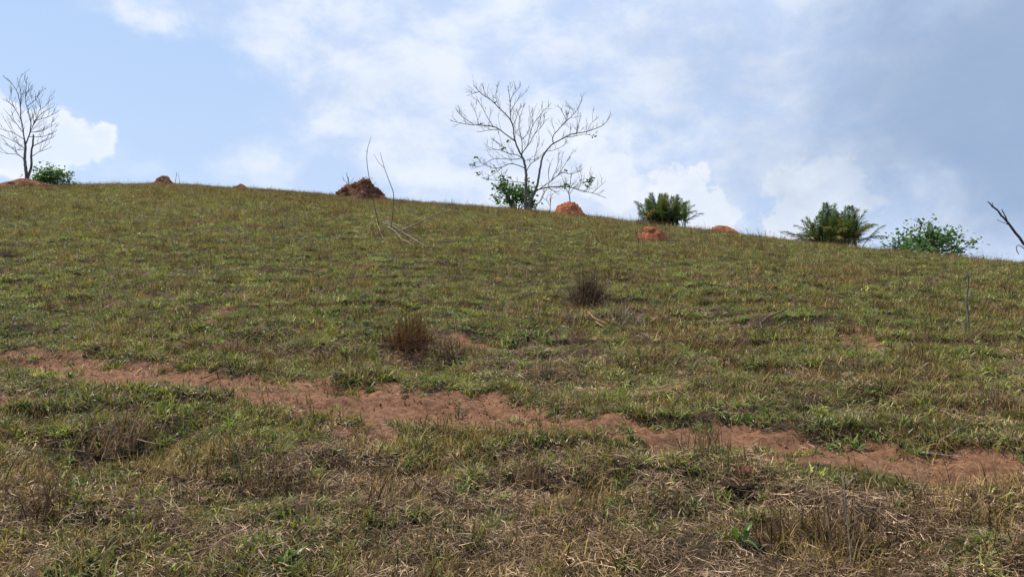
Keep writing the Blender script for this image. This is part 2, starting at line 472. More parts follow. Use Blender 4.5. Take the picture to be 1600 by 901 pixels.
# ------------------------------------------------------------------ scatter (ground cover that nobody could count)
def scatter(name, label, x, y, scale, tint, variants, sink=0.0, up=0.5, seed=0):
    r = np.random.default_rng(seed + 100)
    n = len(x); z = H(x, y) - sink * scale
    N = Hn(x, y, 0.12); N[:, :2] *= up; N += r.normal(0, 0.10, N.shape) * np.array([1, 1, 0]); N /= np.linalg.norm(N, axis=1)[:, None]
    ph = r.uniform(0, 2 * math.pi, n)
    t1 = np.stack([np.cos(ph), np.sin(ph), np.zeros(n)], 1)
    t1 = t1 - N * (t1 * N).sum(1)[:, None]; t1 /= np.linalg.norm(t1, axis=1)[:, None]
    t2 = np.cross(N, t1)
    # columns t1,t2,N -> euler XYZ
    r00, r10, r20 = t1[:, 0], t1[:, 1], t1[:, 2]; r21 = t2[:, 2]; r22 = N[:, 2]
    eul = np.stack([np.arctan2(r21, r22), np.arcsin(np.clip(-r20, -1, 1)), np.arctan2(r10, r00)], 1)
    me = bpy.data.meshes.new(name); me.vertices.add(n)
    me.vertices.foreach_set('co', np.stack([x, y, z], 1).astype(np.float32).ravel())
    a = me.attributes.new('rot', 'FLOAT_VECTOR', 'POINT'); a.data.foreach_set('vector', eul.astype(np.float32).ravel())
    a = me.attributes.new('siz', 'FLOAT', 'POINT'); a.data.foreach_set('value', scale.astype(np.float32))
    a = me.attributes.new('pick', 'INT', 'POINT'); a.data.foreach_set('value', r.integers(0, len(variants), n).astype(np.int32))
    a = me.attributes.new('tint', 'FLOAT_COLOR', 'POINT')
    a.data.foreach_set('color', np.concatenate([tint, np.ones((n, 1))], 1).astype(np.float32).ravel())
    o = bpy.data.objects.new(name, me); COL.objects.link(o); tag(o, label, kind='stuff')
    o['category'] = 'grass'
    src = bpy.data.collections.new(name + '_source')
    for k, vm in enumerate(variants):
        src.objects.link(bpy.data.objects.new('%s_clump_%02d' % (name, k), vm))
    g = bpy.data.node_groups.new(name + '_nodes', 'GeometryNodeTree')
    g.interface.new_socket('Geometry', in_out='INPUT', socket_type='NodeSocketGeometry')
    g.interface.new_socket('Geometry', in_out='OUTPUT', socket_type='NodeSocketGeometry')
    gi = g.nodes.new('NodeGroupInput'); go = g.nodes.new('NodeGroupOutput')
    m2p = g.nodes.new('GeometryNodeMeshToPoints'); iop = g.nodes.new('GeometryNodeInstanceOnPoints')
    ci = g.nodes.new('GeometryNodeCollectionInfo'); ci.inputs['Collection'].default_value = src
    ci.inputs['Separate Children'].default_value = True; ci.inputs['Reset Children'].default_value = True
    def na(nm, ty):
        q = g.nodes.new('GeometryNodeInputNamedAttribute'); q.data_type = ty; q.inputs[0].default_value = nm
        return [s_ for s_ in q.outputs if s_.enabled and s_.name == 'Attribute'][0]
    L = g.links
    L.new(gi.outputs[0], m2p.inputs['Mesh']); L.new(m2p.outputs[0], iop.inputs['Points'])
    L.new(ci.outputs[0], iop.inputs['Instance']); iop.inputs['Pick Instance'].default_value = True
    L.new(na('pick', 'INT'), iop.inputs['Instance Index']); L.new(na('rot', 'FLOAT_VECTOR'), iop.inputs['Rotation'])
    L.new(na('siz', 'FLOAT'), iop.inputs['Scale']); L.new(iop.outputs[0], go.inputs[0])
    mo = o.modifiers.new('scatter', 'NODES'); mo.node_group = g
    print(name, n)
    return o


BANDS = [(2.0, 4.2), (4.2, 6.5), (6.5, 10), (10, 15), (15, 23), (23, 34), (34, 51)]


def sample(densities, seed):
    r = np.random.default_rng(seed); xs = []; ys = []
    for (a, b), dn in zip(BANDS, densities):
        hw = 0.70 * b + 1.6
        n = int(dn * (b - a) * 2 * hw)
        x = r.uniform(-hw, hw, n); y = r.uniform(a, b, n)
        k = np.abs(x) < 0.70 * y + 1.6
        xs.append(x[k]); ys.append(y[k])
    return np.concatenate(xs), np.concatenate(ys), r


def lod(y): return 1.0 + 0.9 * sstep(6, 40, y)


def green_f(x, y):
    """how green the sward is, 0..1"""
    g = fbm(x, y * 1.5, 0.55, 3, 30) * 0.42 + fbm(x, y, 2.6, 3, 31) * 0.38 + fbm(x, y, 8.0, 2, 32) * 0.40 - 0.07
    g = g + 0.10 * np.exp(-((y - 12) / 6) ** 2) - 0.15 * sstep(4.5, 3.6, y)
    g = g - 0.10 * sstep(28, 42, y) - 0.10 * sstep(0, 25, x) * sstep(8, 25, y)
    m, up = path_t(x, y)
    g = g + 0.14 * np.exp(-np.square((m + 0.25) / 0.22)) + 0.05 * (x < 0)
    return g


def tint_of(r, n, lo, hi, pw=1.0):
    t = r.random((n, 1)) ** pw; c = np.array(lo) * (1 - t) + np.array(hi) * t
    return c * r.uniform(0.75, 1.25, (n, 1))


# short green grass
gv = [blade_mesh('green_tuft', blades(11 + 2 * k, (0.025, 0.075), (0.0038, 0.0085), 0.035, (0.65, 0.4), 0.9, 40 + k), M_GREEN) for k in range(5)]
x, y, r = sample([700, 580, 380, 240, 140, 86, 60], 1)
b, p = bare_f(x, y); g = green_f(x, y)
keep = (r.random(len(x)) < sstep(0.30, 0.62, g)) & (r.random(len(x)) > b * 0.985)
x, y, g = x[keep], y[keep], g[keep]; n = len(x)
tg = tint_of(r, n, (0.080, 0.122, 0.018), (0.270, 0.280, 0.060)) * r.uniform(0.35, 1.85, (n, 1)) * (0.7 + 0.55 * sstep(0.38, 0.62, fbm(x, y, 3.3, 3, 52)))[:, None]
old = (r.random(n) < 0.34)[:, None]
tg = np.where(old, tint_of(r, n, (0.17, 0.135, 0.045), (0.30, 0.24, 0.09)), tg)
scatter('green_grass', 'short green pasture grass growing in patches over the hillside', x, y, r.uniform(0.65, 1.45, n) * lod(y), tg, gv, 0.004, 0.6, 1)

# dry standing grass
dv = [blade_mesh('dry_tuft', merge(blades(5 + k, (0.04, 0.115), (0.0020, 0.0040), 0.035, (0.4, 0.35), 0.5, 60 + k),
                                   blades(8, (0.025, 0.07), (0.0028, 0.0055), 0.05, (0.9, 0.4), 0.8, 80 + k)), M_DRY) for k in range(5)]
x, y, r = sample([420, 400, 300, 200, 125, 90, 70], 2)
b, p = bare_f(x, y); g = green_f(x, y)
dd = 0.5 * fbm(x, y, 1.1, 4, 35) + 0.5 * fbm(x, y, 3.1, 3, 36)
keep = (r.random(len(x)) < np.clip(sstep(0.30, 0.62, dd) * (1.1 - 0.5 * g) + 0.25 * sstep(26, 42, y), 0.08, 1)) & (r.random(len(x)) > b * 0.97)
x, y, dd = x[keep], y[keep], dd[keep]; n = len(x)
tg = tint_of(r, n, (0.115, 0.066, 0.024), (0.38, 0.265, 0.105)) * r.uniform(0.5, 1.5, (n, 1))
cx_, cy_, r2 = sample([1.2, 1.2, 1.0, 0.8, 0.5, 0.35, 0.3], 21)
xx = np.repeat(cx_, 11) + r2.normal(0, 0.09, len(cx_) * 11) * np.repeat(lod(cy_), 11); yy = np.repeat(cy_, 11) + r2.normal(0, 0.06, len(cx_) * 11) * np.repeat(lod(cy_), 11)
bb_, pp_ = bare_f(xx, yy); kk_ = pp_ < 0.3; xx, yy = xx[kk_], yy[kk_]
base_scale = r.uniform(0.6, 1.5, n) * lod(y) * (0.55 + 0.6 * sstep(0.42, 0.66, dd))
tg = np.concatenate([tg, tint_of(r2, len(xx), (0.06, 0.035, 0.018), (0.20, 0.125, 0.055))]); x = np.concatenate([x, xx]); y = np.concatenate([y, yy])
sc_all = np.concatenate([base_scale, r2.uniform(1.0, 1.9, len(xx)) * lod(yy)])
scatter('dry_grass', 'brown dry standing grass mixed through the green sward', x, y, sc_all, tg, dv, 0.004, 0.4, 2)

# straw litter
lv = [blade_mesh('litter', blades(15 + 2 * k, (0.015, 0.075), (0.0015, 0.0036), 0.085, (0, 0), 0.6, 90 + k, flat=0.16, zoff=0.022), M_LITTER) for k in range(6)]
x, y, r = sample([1150, 700, 330, 170, 80, 45, 30], 3)
b, p = bare_f(x, y); g = green_f(x, y); ll = 0.5 * fbm(x, y, 1.6, 3, 38) + 0.5 * fbm(x, y, 6.0, 3, 39)
keep = (r.random(len(x)) < np.clip(1.15 - 0.95 * g, 0.15, 1) * (0.2 + sstep(0.38, 0.62, ll)) * (1 - 0.2 * sstep(4.6, 8, y))) & (r.random(len(x)) > p * 0.955) & (r.random(len(x)) > (b - p) * 0.3)
x, y = x[keep], y[keep]; n = len(x)
tg = tint_of(r, n, (0.10, 0.055, 0.027), (0.56, 0.39, 0.235), 1.5) * r.uniform(0.6, 1.35, (n, 1))
scatter('straw_litter', 'pale dead straw lying flat on the soil between the grass', x, y, r.uniform(0.6, 1.35, n) * (1 + 0.5 * sstep(6, 30, y)), tg, lv, 0.0, 1.0, 3)

# broad bladed weeds, low
wv = []
for k in range(5):
    rr = np.random.default_rng(120 + k)
    wv.append(blade_mesh('weed', merge(*[leaf(rr.uniform(0.03, 0.085), rr.uniform(0.007, 0.013), rr.uniform(0, 6.28), rr.uniform(0.15, 1.1), rr,
                                              (rr.normal(0, 0.012), rr.normal(0, 0.012), 0), 0.3, rr.uniform(0.4, 1.4)) for _ in range(8 + k)]), M_GREEN))
x, y, r = sample([90, 75, 60, 34, 16, 7, 4], 4)
b, p = bare_f(x, y); g = green_f(x, y)
keep = (r.random(len(x)) < sstep(0.42, 0.58, g)) & (r.random(len(x)) > b * 0.97)
x, y = x[keep], y[keep]; n = len(x)
scatter('leafy_weeds', 'low broad bladed green weeds dotted over the hillside', x, y, r.uniform(0.6, 1.3, n) * lod(y) ** 0.5, tint_of(r, n, (0.060, 0.125, 0.018), (0.150, 0.240, 0.045)), wv, 0.0, 0.6, 4)


# crumbs of earth and small stones on the bare soil
cv_ = []
for k in range(4):
    rr = np.random.default_rng(700 + k); V_ = []; F_ = []
    for q in range(9):
        c = np.array([rr.normal(0, .04), rr.normal(0, .04), 0.0]); s_ = rr.uniform(.003, .010); i = len(V_)
        for vx in ((1, 0, 0), (-1, 0, 0), (0, 1, 0), (0, -1, 0), (0, 0, 1), (0, 0, -1)):
            V_.append(c + np.array(vx) * s_ * rr.uniform(.6, 1.2, 3))
        F_ += [(i + a, i + b_, i + 4) for a, b_ in ((0, 2), (2, 1), (1, 3), (3, 0))] + [(i + b_, i + a, i + 5) for a, b_ in ((0, 2), (2, 1), (1, 3), (3, 0))]
    cv_.append(blade_mesh('crumb', (V_, F_, [0.5] * len(V_), [0.0] * len(V_)), M_LITTER))
x, y, r = sample([60, 90, 60, 10, 0, 0, 0], 8)
b, p = bare_f(x, y); keep = r.random(len(x)) < b * 0.9; x, y = x[keep], y[keep]; n = len(x)
o_ = scatter('soil_crumbs', 'small crumbs of red earth lying loose on the bare track', x, y, r.uniform(0.6, 1.6, n), tint_of(r, n, (0.16, 0.07, 0.035), (0.36, 0.20, 0.12)), cv_, 0.0, 1.0, 8)
o_['category'] = 'earth'


# thin seed stalks
def stalks(seed, n=4):
    a = blades(n, (0.16, 0.30), (0.0016, 0.0026), 0.03, (0.18, 0.15), 0.25, seed, segs=4)
    rr = np.random.default_rng(seed + 1); extra = []
    for q in range(n):                                # short seed spikes near each tip
        i = q * 9 + 8; tip = np.array(a[0][i]); low = (np.array(a[0][i - 2]) + np.array(a[0][i - 1])) / 2
        for s_ in range(5):
            c = low + (tip - low) * rr.uniform(0.1, 1.0); d = rr.normal(0, 0.008, 3); d[2] = abs(d[2]) + 0.010
            o = np.array([0.0014, 0, 0])
            extra.append(([c - o, c + o, c + d], [(0, 1, 2)], [0.7] * 3, [1.0] * 3))
    return merge(a, *extra)


sv = [blade_mesh('stalk', stalks(140 + 3 * k), M_DRY) for k in range(4)]
x, y, r = sample([16, 16, 12, 9, 6, 5, 6], 5)
b, p = bare_f(x, y); dd = fbm(x, y, 0.8, 3, 41)
keep = (r.random(len(x)) < sstep(0.40, 0.62, dd)) & (r.random(len(x)) > b)
x, y = x[keep], y[keep]; n = len(x)
scatter('seed_stalks', 'thin dry seed stalks standing above the grass', x, y, r.uniform(0.5, 1.15, n) * lod(y) ** 0.6, tint_of(r, n, (0.12, 0.085, 0.045), (0.36, 0.29, 0.17)), sv, 0.0, 0.2, 5)


# ------------------------------------------------------------------ tubes for stems
class Tubes:
    def __init__(s): s.V = []; s.F = []
    def add(s, pts, rads, n=6):
        pts = [Vector(p) for p in pts]; i0 = len(s.V); m = len(pts)
        prev = None
        for k, p in enumerate(pts):
            t = (pts[min(k + 1, m - 1)] - pts[max(k - 1, 0)])
            t = t.normalized() if t.length > 1e-9 else Vector((0, 0, 1))
            if prev is None:
                a = t.cross(Vector((0.31, 0.95, 0.1))).normalized()
            else:
                a = (prev - t * prev.dot(t)); a = a.normalized() if a.length > 1e-6 else t.orthogonal().normalized()
            prev = a; b = t.cross(a)
            for j in range(n):
                an = 2 * math.pi * j / n
                s.V.append(p + (a * math.cos(an) + b * math.sin(an)) * rads[k])
        for k in range(m - 1):
            for j in range(n):
                a = i0 + k * n + j; b = i0 + k * n + (j + 1) % n
                s.F.append((a, b, b + n, a + n))
        s.F.append(tuple(i0 + (m - 1) * n + j for j in range(n)))
        s.F.append(tuple(i0 + j for j in reversed(range(n))))
    def build(s, name, mat, parent=None, origin=(0, 0, 0)):
        o = Vector(origin); me = bpy.data.meshes.new(name); me.from_pydata([tuple(v - o) for v in s.V], [], s.F)
        return link_mesh(name, me, mat, parent)


def smooth_line(pts, sub=4, jit=0.0, r=random):
    """Catmull-Rom through the points"""
    P = [Vector(p) for p in pts]; out = []
    Q = [P[0] * 2 - P[1]] + P + [P[-1] * 2 - P[-2]]
    for k in range(1, len(Q) - 2):
        for s_ in range(sub):
            t = s_ / sub; a, b, c, d = Q[k - 1], Q[k], Q[k + 1], Q[k + 2]
            v = 0.5 * ((2 * b) + (c - a) * t + (2 * a - 5 * b + 4 * c - d) * t * t + (3 * b - 3 * c + d - a) * t ** 3)
            if jit and not (k == 1 and s_ == 0): v = v + Vector((r.gauss(0, jit), r.gauss(0, jit), r.gauss(0, jit)))
            out.append(v)
    out.append(P[-1]); return out


def bark_material(name, c1, c2, sc=9):
    m, t, p = new_mat(name)
    co = t.n.new('ShaderNodeTexCoord').outputs['Object']
    s_ = t.n.new('ShaderNodeMapping'); s_.inputs['Scale'].default_value = (1, 1, 0.3); t.l.new(co, s_.inputs[0])
    a = t.noise(s_.outputs[0], sc, 6, 0.65); b = t.noise(s_.outputs[0], sc * 6, 4, 0.6)
    t.l.new(t.mix(t.mapr(t.math('ADD', t.math('MULTIPLY', a, 0.7), t.math('MULTIPLY', b, 0.3)), 0.36, 0.64), c1, c2), p.inputs['Base Color'])
    t.l.new(t.bump(b, 0.7, 0.02), p.inputs['Normal']); return m


M_BARK = bark_material('grey_bark', (0.075, 0.062, 0.050), (0.22, 0.19, 0.16))
M_TWIG = bark_material('twig_bark', (0.045, 0.036, 0.030), (0.105, 0.085, 0.070))
M_STICK = bark_material('bleached_wood', (0.17, 0.135, 0.10), (0.40, 0.34, 0.27), 20)
M_DSTICK = bark_material('brown_stem', (0.085, 0.055, 0.038), (0.19, 0.135, 0.095), 20)
M_ORANGE = bark_material('split_wood', (0.25, 0.13, 0.065), (0.48, 0.29, 0.16), 20)


def leaf_material(name, lo, hi, trans=0.35):
    m, t, p = new_mat(name)
    bv = t.attr('bv'); col = t.mix(bv, lo, hi); t.l.new(col, p.inputs['Base Color'])
    p.inputs['Roughness'].default_value = 0.4; p.inputs['Specular IOR Level'].default_value = 0.4
    tr = t.n.new('ShaderNodeBsdfTranslucent'); t.l.new(t.vmath('MULTIPLY', col, (1.3, 1.5, 0.6)), tr.inputs[0])
    mx = t.n.new('ShaderNodeMixShader'); mx.inputs[0].default_value = trans
    t.l.new(p.outputs[0], mx.inputs[1]); t.l.new(tr.outputs[0], mx.inputs[2])
    out = [n for n in t.n if n.type == 'OUTPUT_MATERIAL'][0]; t.l.new(mx.outputs[0], out.inputs[0]); return m


M_LEAF = leaf_material('tree_leaf', (0.035, 0.085, 0.022), (0.100, 0.185, 0.050), 0.4)
M_LEAF2 = leaf_material('bush_leaf', (0.055, 0.115, 0.035), (0.150, 0.240, 0.080))
M_PALM = leaf_material('palm_leaf', (0.040, 0.070, 0.026), (0.160, 0.195, 0.085), 0.3)
M_PALMY = leaf_material('palm_leaf_old', (0.11, 0.10, 0.035), (0.26, 0.22, 0.08), 0.25)
M_RUST = leaf_material('withered_leaf', (0.30, 0.14, 0.05), (0.50, 0.27, 0.10), 0.3)


def leaf_cloud(centres, per, rad, size, seed, up=0.3):
    """small folded leaves round each centre: V, F, bv"""
    r = np.random.default_rng(seed); V = []; Fq = []; bv = []
    for c in centres:
        for k in range(per):
            p = np.array(c) + r.normal(0, rad, 3) * np.array([1, 1, 0.75])
            d = r.normal(0, 1, 3); d[2] = d[2] * 0.6 - up; d /= np.linalg.norm(d)
            s_ = np.cross(d, r.normal(0, 1, 3) + np.array([0, 0, 1.2])); s_ /= np.linalg.norm(s_)
            nrm = np.cross(d, s_); L = size * r.uniform(0.6, 1.35); W = L * r.uniform(0.28, 0.42)
            i = len(V); V += [p, p + d * L * 0.45 + s_ * W + nrm * W * 0.3, p + d * L, p + d * L * 0.45 - s_ * W + nrm * W * 0.3]
            Fq += [(i, i + 1, i + 2), (i, i + 2, i + 3)]; bv += [r.random()] * 4
    return V, Fq, bv


def leaves_obj(name, centres, per, rad, size, seed, mat, parent, origin):
    V, Fq, bv = leaf_cloud(centres, per, rad, size, seed); o = np.array(origin)
    me = mesh_np(name, [tuple((np.array(v) - o).astype(float)) for v in V], Fq, {'bv': bv})
    return link_mesh(name, me, mat, parent, False)


# ------------------------------------------------------------------ bare trees
def zoom_px(x0, y0, sc): return lambda X, Y: (x0 + X / sc, y0 + Y / sc)


def bare_tree(name, label, base_px, depth, conv, limbs, rscale, seed, twig_n=3.2, twig_len=0.9, leaf_spots=(), dspread=0.22):
    rnd = random.Random(seed)
    b = crest_at(base_px, depth); depth = float(b[1]); root = thing(name, tuple(b), label, 'tree')
    conv_m = depth / F / math.cos(PITCH) * 1.0
    # zoomed pixel -> point at this tree's own depth
    def P(X, Y, off):
        px, py = conv(X, Y); d = ray(px, py); s_ = (depth + off) / d[1]
        return Vector((d[0] * s_, d[1] * s_, EYE + d[2] * s_))
    low = P(*limbs[0][1][0], 0.0); shift = Vector((b[0] - low.x, 0, b[2] - low.z - 0.05))
    store = []; twigs = Tubes()
    groups = {}
    for key, pts, r0, r1, drift in limbs:
        n = len(pts); start_off = 0.0
        if key != 'trunk' or store:
            # begin at the nearest point of what is already grown
            q = P(*pts[0], 0) + shift; best = None
            for line in store:
                for v in line:
                    dd = (v.x - q.x) ** 2 + (v.z - q.z) ** 2
                    if best is None or dd < best[0]: best = (dd, v)
            if best and best[0] < 0.5: start_off = best[1].y - depth; anchor = best[1]
            else: anchor = None
        else: anchor = None
        line = []
        for k, (X_, Y_) in enumerate(pts):
            line.append(P(X_, Y_, start_off + drift * (k / (n - 1)) * 1.0) + shift)
        if anchor is not None: line[0] = anchor.copy()
        sm = smooth_line(line, 5, 0.006, rnd); store.append(sm); m = len(sm)
        rr = [(r0 + (r1 - r0) * (k / (m - 1)) ** 0.8) * rscale for k in range(m)]
        groups.setdefault(key, Tubes()).add(sm, rr, 8 if r0 > 1.2 else 5)
        if key == 'trunk': continue
        # twigs alternate along the limb and reach outward and up
        length = sum((sm[k + 1] - sm[k]).length for k in range(m - 1)); cnt = max(3, int(length * twig_n))
        for q in range(cnt):
            f = 0.18 + 0.82 * (q + rnd.random()) / cnt; k = min(m - 2, int(f * (m - 1)))
            a = sm[k]; t = (sm[k + 1] - sm[k]).normalized()
            side = Vector((rnd.gauss(0, 1), rnd.gauss(0, 1), rnd.gauss(0.25, 0.6))); side = (side - t * side.dot(t)).normalized()
            d = (t * rnd.uniform(0.5, 1.0) + side * rnd.uniform(0.5, 0.9) + Vector((0, 0, 0.45))).normalized()
            L = twig_len * rnd.uniform(0.4, 1.25) * (1.15 - 0.5 * f)
            grow_twig(twigs, a, d, L, max(0.32, rr[k] / rscale * 0.30) * rscale, rnd, 2)
        grow_twig(twigs, sm[-1], (sm[-1] - sm[-3]).normalized(), twig_len * 0.25, r1 * rscale, rnd, 1)
    for key, tb in groups.items():
        tb.build('trunk' if key == 'trunk' else 'branch', M_BARK if key == 'trunk' else M_TWIG, root, b)
    tw = twigs.build('twigs', M_TWIG, root, b); tw['kind'] = 'stuff'
    for k, (X_, Y_, cnt, rad, off) in enumerate(leaf_spots):
        c = P(X_, Y_, off) + shift
        leaves_obj('leaf_cluster', [tuple(c)], int(cnt * 1.0) + 1, rad, 0.16, seed + k, M_LEAF, root, b)['kind'] = 'stuff'
    return root, (lambda X_, Y_, off=0: P(X_, Y_, off) + shift), store


def grow_twig(tb, a, d, L, r0, rnd, lvl):
    n = 5; pts = [a.copy()]; dd = d.copy(); bend = Vector((rnd.gauss(0, .05), rnd.gauss(0, .05), rnd.gauss(0.05, .04)))
    for k in range(n):
        dd = (dd + bend + Vector((rnd.gauss(0, .045), rnd.gauss(0, .045), rnd.gauss(0, .045)))).normalized()
        pts.append(pts[-1] + dd * L / n)
    tb.add(pts, [r0 * (1 - 0.55 * k / n) for k in range(n + 1)], 4)
    if lvl > 0:
        for q in range(rnd.choice((1, 2, 2, 3))):
            k = rnd.randint(1, n - 1); side = Vector((rnd.gauss(0, 1), rnd.gauss(0, 1), rnd.gauss(0.35, 0.5))).normalized()
            grow_twig(tb, pts[k], (dd * 0.9 + side * 0.5).normalized(), L * rnd.uniform(0.4, 0.75), r0 * 0.65, rnd, lvl - 1)


PX = 43.5 / F
main = [
    ('trunk', [(492, 806), (490, 700), (492, 620), (490, 560), (478, 500), (468, 478)], 3.7, 1.75, 0.0),
    ('trunk', [(520, 806), (536, 700), (558, 640), (570, 570), (585, 490), (600, 460)], 2.9, 1.5, -0.7),
    ('trunk', [(505, 806), (512, 760), (535, 705), (560, 668)], 2.0, 1.2, 0.4),
    ('b1', [(468, 478), (440, 420), (425, 375), (415, 300), (390, 250), (340, 200), (290, 150), (240, 118), (190, 68)], 1.7, 0.55, 1.2),
    ('b1', [(422, 378), (370, 345), (310, 305), (250, 296), (190, 292), (130, 285), (60, 270)], 1.2, 0.45, -1.6),
    ('b1', [(330, 318), (280, 322), (225, 332)], .7, 0.4, -0.5),
    ('b1', [(190, 292), (130, 255), (88, 212)], .6, 0.35, 0.5),
    ('b1', [(300, 302), (262, 240), (235, 190), (205, 140)], .7, 0.35, 0.6),
    ('b1', [(215, 293), (200, 230), (185, 185)], .5, 0.3, -0.5),
    ('b2', [(392, 250), (400, 190), (405, 140), (430, 100), (455, 72)], .8, 0.35, 0.6),
    ('b2', [(400, 190), (440, 150), (490, 100)], .6, 0.3, -0.6),
    ('b2', [(330, 190), (315, 130), (325, 60)], .6, 0.3, 0.5), ('b2', [(270, 135), (252, 110), (240, 65)], .5, 0.3, 0.3),
    ('b2', [(405, 140), (388, 80)], .5, 0.3, 0.3), ('b2', [(192, 70), (165, 115)], .55, 0.4, 0.1),
    ('b2', [(412, 290), (440, 240), (460, 180)], .5, 0.3, 0.5),
    ('b3', [(470, 470), (482, 440), (512, 400), (545, 345), (590, 290), (603, 215)], 1.2, 0.35, 1.8),
    ('b3', [(505, 408), (530, 300), (565, 250), (600, 205), (632, 200)], .8, 0.3, 1.0),
    ('b3', [(468, 478), (466, 380), (450, 310), (455, 250), (480, 180)], .9, 0.3, -1.2),
    ('b3', [(466, 390), (500, 340), (520, 270), (510, 200)], .7, 0.3, -0.6),
    ('b3', [(545, 345), (570, 290), (575, 235)], .5, 0.3, .5),
    ('b4', [(475, 495), (440, 468), (390, 460), (340, 440), (290, 430), (258, 410)], .9, 0.35, -1.5),
    ('b4', [(390, 460), (350, 410), (300, 380)], .6, 0.3, -0.6),
    ('b4', [(480, 550), (450, 530), (400, 520), (350, 540), (300, 545), (250, 520), (195, 510)], 1.0, 0.35, 1.2),
    ('b4', [(472, 486), (420, 495), (350, 490), (290, 495), (240, 528), (185, 545)], .8, 0.3, -0.9),
    ('b4', [(350, 540), (310, 575), (255, 602)], .6, 0.35, 0.5),
    ('b4', [(490, 632), (430, 625), (380, 622), (300, 615), (240, 605)], .8, 0.35, -1.5), ('b4', [(380, 622), (345, 590), (310, 545)], .55, 0.3, -0.6),
    ('b5', [(491, 575), (520, 520), (550, 500), (590, 465)], .9, 0.4, 1.0), ('b5', [(550, 500), (555, 430), (570, 380)], .6, 0.3, .5),
    ('b5', [(475, 500), (520, 498), (555, 495)], .6, 0.3, -.5),
    ('b6', [(600, 460), (640, 410), (700, 375), (760, 345), (830, 335), (880, 320), (940, 295), (972, 262)], 1.4, 0.45, -0.9),
    ('b6', [(700, 375), (760, 362), (830, 347), (892, 357)], .7, 0.3, 0.8), ('b6', [(770, 343), (800, 290), (812, 235)], .6, 0.3, 0.6),
    ('b6', [(840, 333), (870, 290), (905, 255)], .5, 0.3, -.5), ('b6', [(600, 462), (650, 440), (700, 420), (725, 395)], .6, 0.3, .7),
    ('b7', [(638, 412), (650, 360), (690, 310), (730, 270), (780, 220), (820, 150)], 1.1, 0.35, 1.4),
    ('b7', [(730, 270), (702, 210), (682, 185)], .6, 0.3, .5), ('b7', [(690, 310), (740, 255), (800, 245)], .6, 0.3, -.6), ('b7', [(780, 220), (765, 200), (745, 178)], .5, 0.3, .4),
    ('b8', [(556, 672), (590, 655), (640, 620), (700, 575), (760, 580), (812, 560)], 1.1, 0.35, 1.4),
    ('b8', [(640, 620), (622, 560), (640, 505)], .6, 0.3, -.5), ('b8', [(700, 577), (722, 520), (765, 450)], .6, 0.3, .5), ('b8', [(655, 610), (680, 520), (682, 450)], .6, 0.3, .6),
    ('b9', [(556, 668), (620, 658), (700, 655), (760, 660), (820, 680), (880, 690), (942, 712)], 1.3, 0.4, -1.5),
    ('b9', [(830, 682), (870, 640), (900, 600)], .6, 0.3, .4), ('b9', [(880, 690), (950, 630)], .5, 0.3, .4), ('b9', [(625, 660), (668, 690)], .9, 0.5, .1),
    ('b9', [(800, 672), (815, 620), (820, 580)], .5, 0.3, .3),
    ('b10', [(545, 790), (570, 745), (600, 690), (622, 652)], 1.0, 0.5, .8),
]
big_tree, TP, TL = bare_tree('bare_tree', 'large leafless spreading tree on the crest beside the round orange termite mound', 822, 43.8,
                    zoom_px(690, 110, 3.756), main, PX * 0.9, 11, 2.6, 0.8,
                    leaf_spots=[(722, 648, 26, 0.11, -0.6), (865, 612, 44, 0.17, -1.2), (848, 640, 14, 0.12, -1.2), (212, 578, 22, 0.10, 1.6), (180, 528, 12, 0.09, 1.0), (195, 480, 9, 0.08, -.5),
                                (262, 600, 10, 0.08, -1), (362, 428, 12, 0.10, -1), (300, 560, 6, 0.12, 1), (390, 385, 6, 0.06, 0), (725, 562, 6, 0.06, 1), (890, 357, 4, 0.05, .5)])
# sparse twiggy suckers round the foot of the big tree
left_limbs = [
    ('trunk', [(158, 748), (156, 650), (146, 560), (150, 480), (145, 440)], 2.7, 1.2, 0.0),
    ('trunk', [(160, 700), (188, 600), (186, 530), (200, 440), (200, 400)], 1.9, 0.9, -0.5),
    ('b1', [(145, 445), (135, 380), (120, 280), (115, 200), (92, 120), (50, 62)], 1.0, 0.35, .9),
    ('b1', [(148, 470), (175, 400), (185, 330), (168, 250), (150, 180), (156, 55)], 1.0, 0.3, -.8),
    ('b1', [(115, 200), (120, 130), (98, 62)], .5, .25, .4), ('b1', [(152, 180), (182, 100)], .45, .25, .3), ('b1', [(168, 250), (210, 180), (215, 150)], .5, .25, .5),
    ('b2', [(200, 400), (202, 330), (192, 260)], .7, 0.3, .5), ('b2', [(200, 400), (250, 380), (330, 340)], .6, 0.3, .7), ('b2', [(202, 335), (250, 270), (320, 228)], .6, 0.3, -.6),
    ('b2', [(200, 320), (240, 250), (250, 200)], .5, 0.3, .6), ('b2', [(230, 310), (290, 290), (345, 262)], .5, 0.3, .4),
    ('b3', [(148, 490), (85, 450), (20, 420)], .7, 0.3, 1.0), ('b3', [(140, 560), (100, 530), (25, 520)], .7, 0.3, -.7), ('b3', [(135, 380), (90, 330), (30, 260)], .6, 0.3, .8),
    ('b3', [(122, 300), (80, 230), (40, 190)], .5, 0.3, -.6), ('b3', [(130, 430), (70, 390), (5, 370)], .55, 0.3, -.6), ('b3', [(145, 500), (90, 500), (30, 470)], .5, .3, .7),
    ('b4', [(200, 480), (250, 450), (325, 418)], .7, 0.3, -.7), ('b4', [(188, 545), (230, 515), (295, 492)], .6, 0.3, .6), ('b4', [(200, 440), (260, 415), (330, 390)], .55, 0.3, .6),
]
bare_tree('bare_tree', 'slim leafless twin-stemmed tree rising from a low soil mound at the far left crest', 39, 43.9,
          zoom_px(0, 100, 4.097), left_limbs, 45 / F * 0.85, 23, 2.2, 0.85)


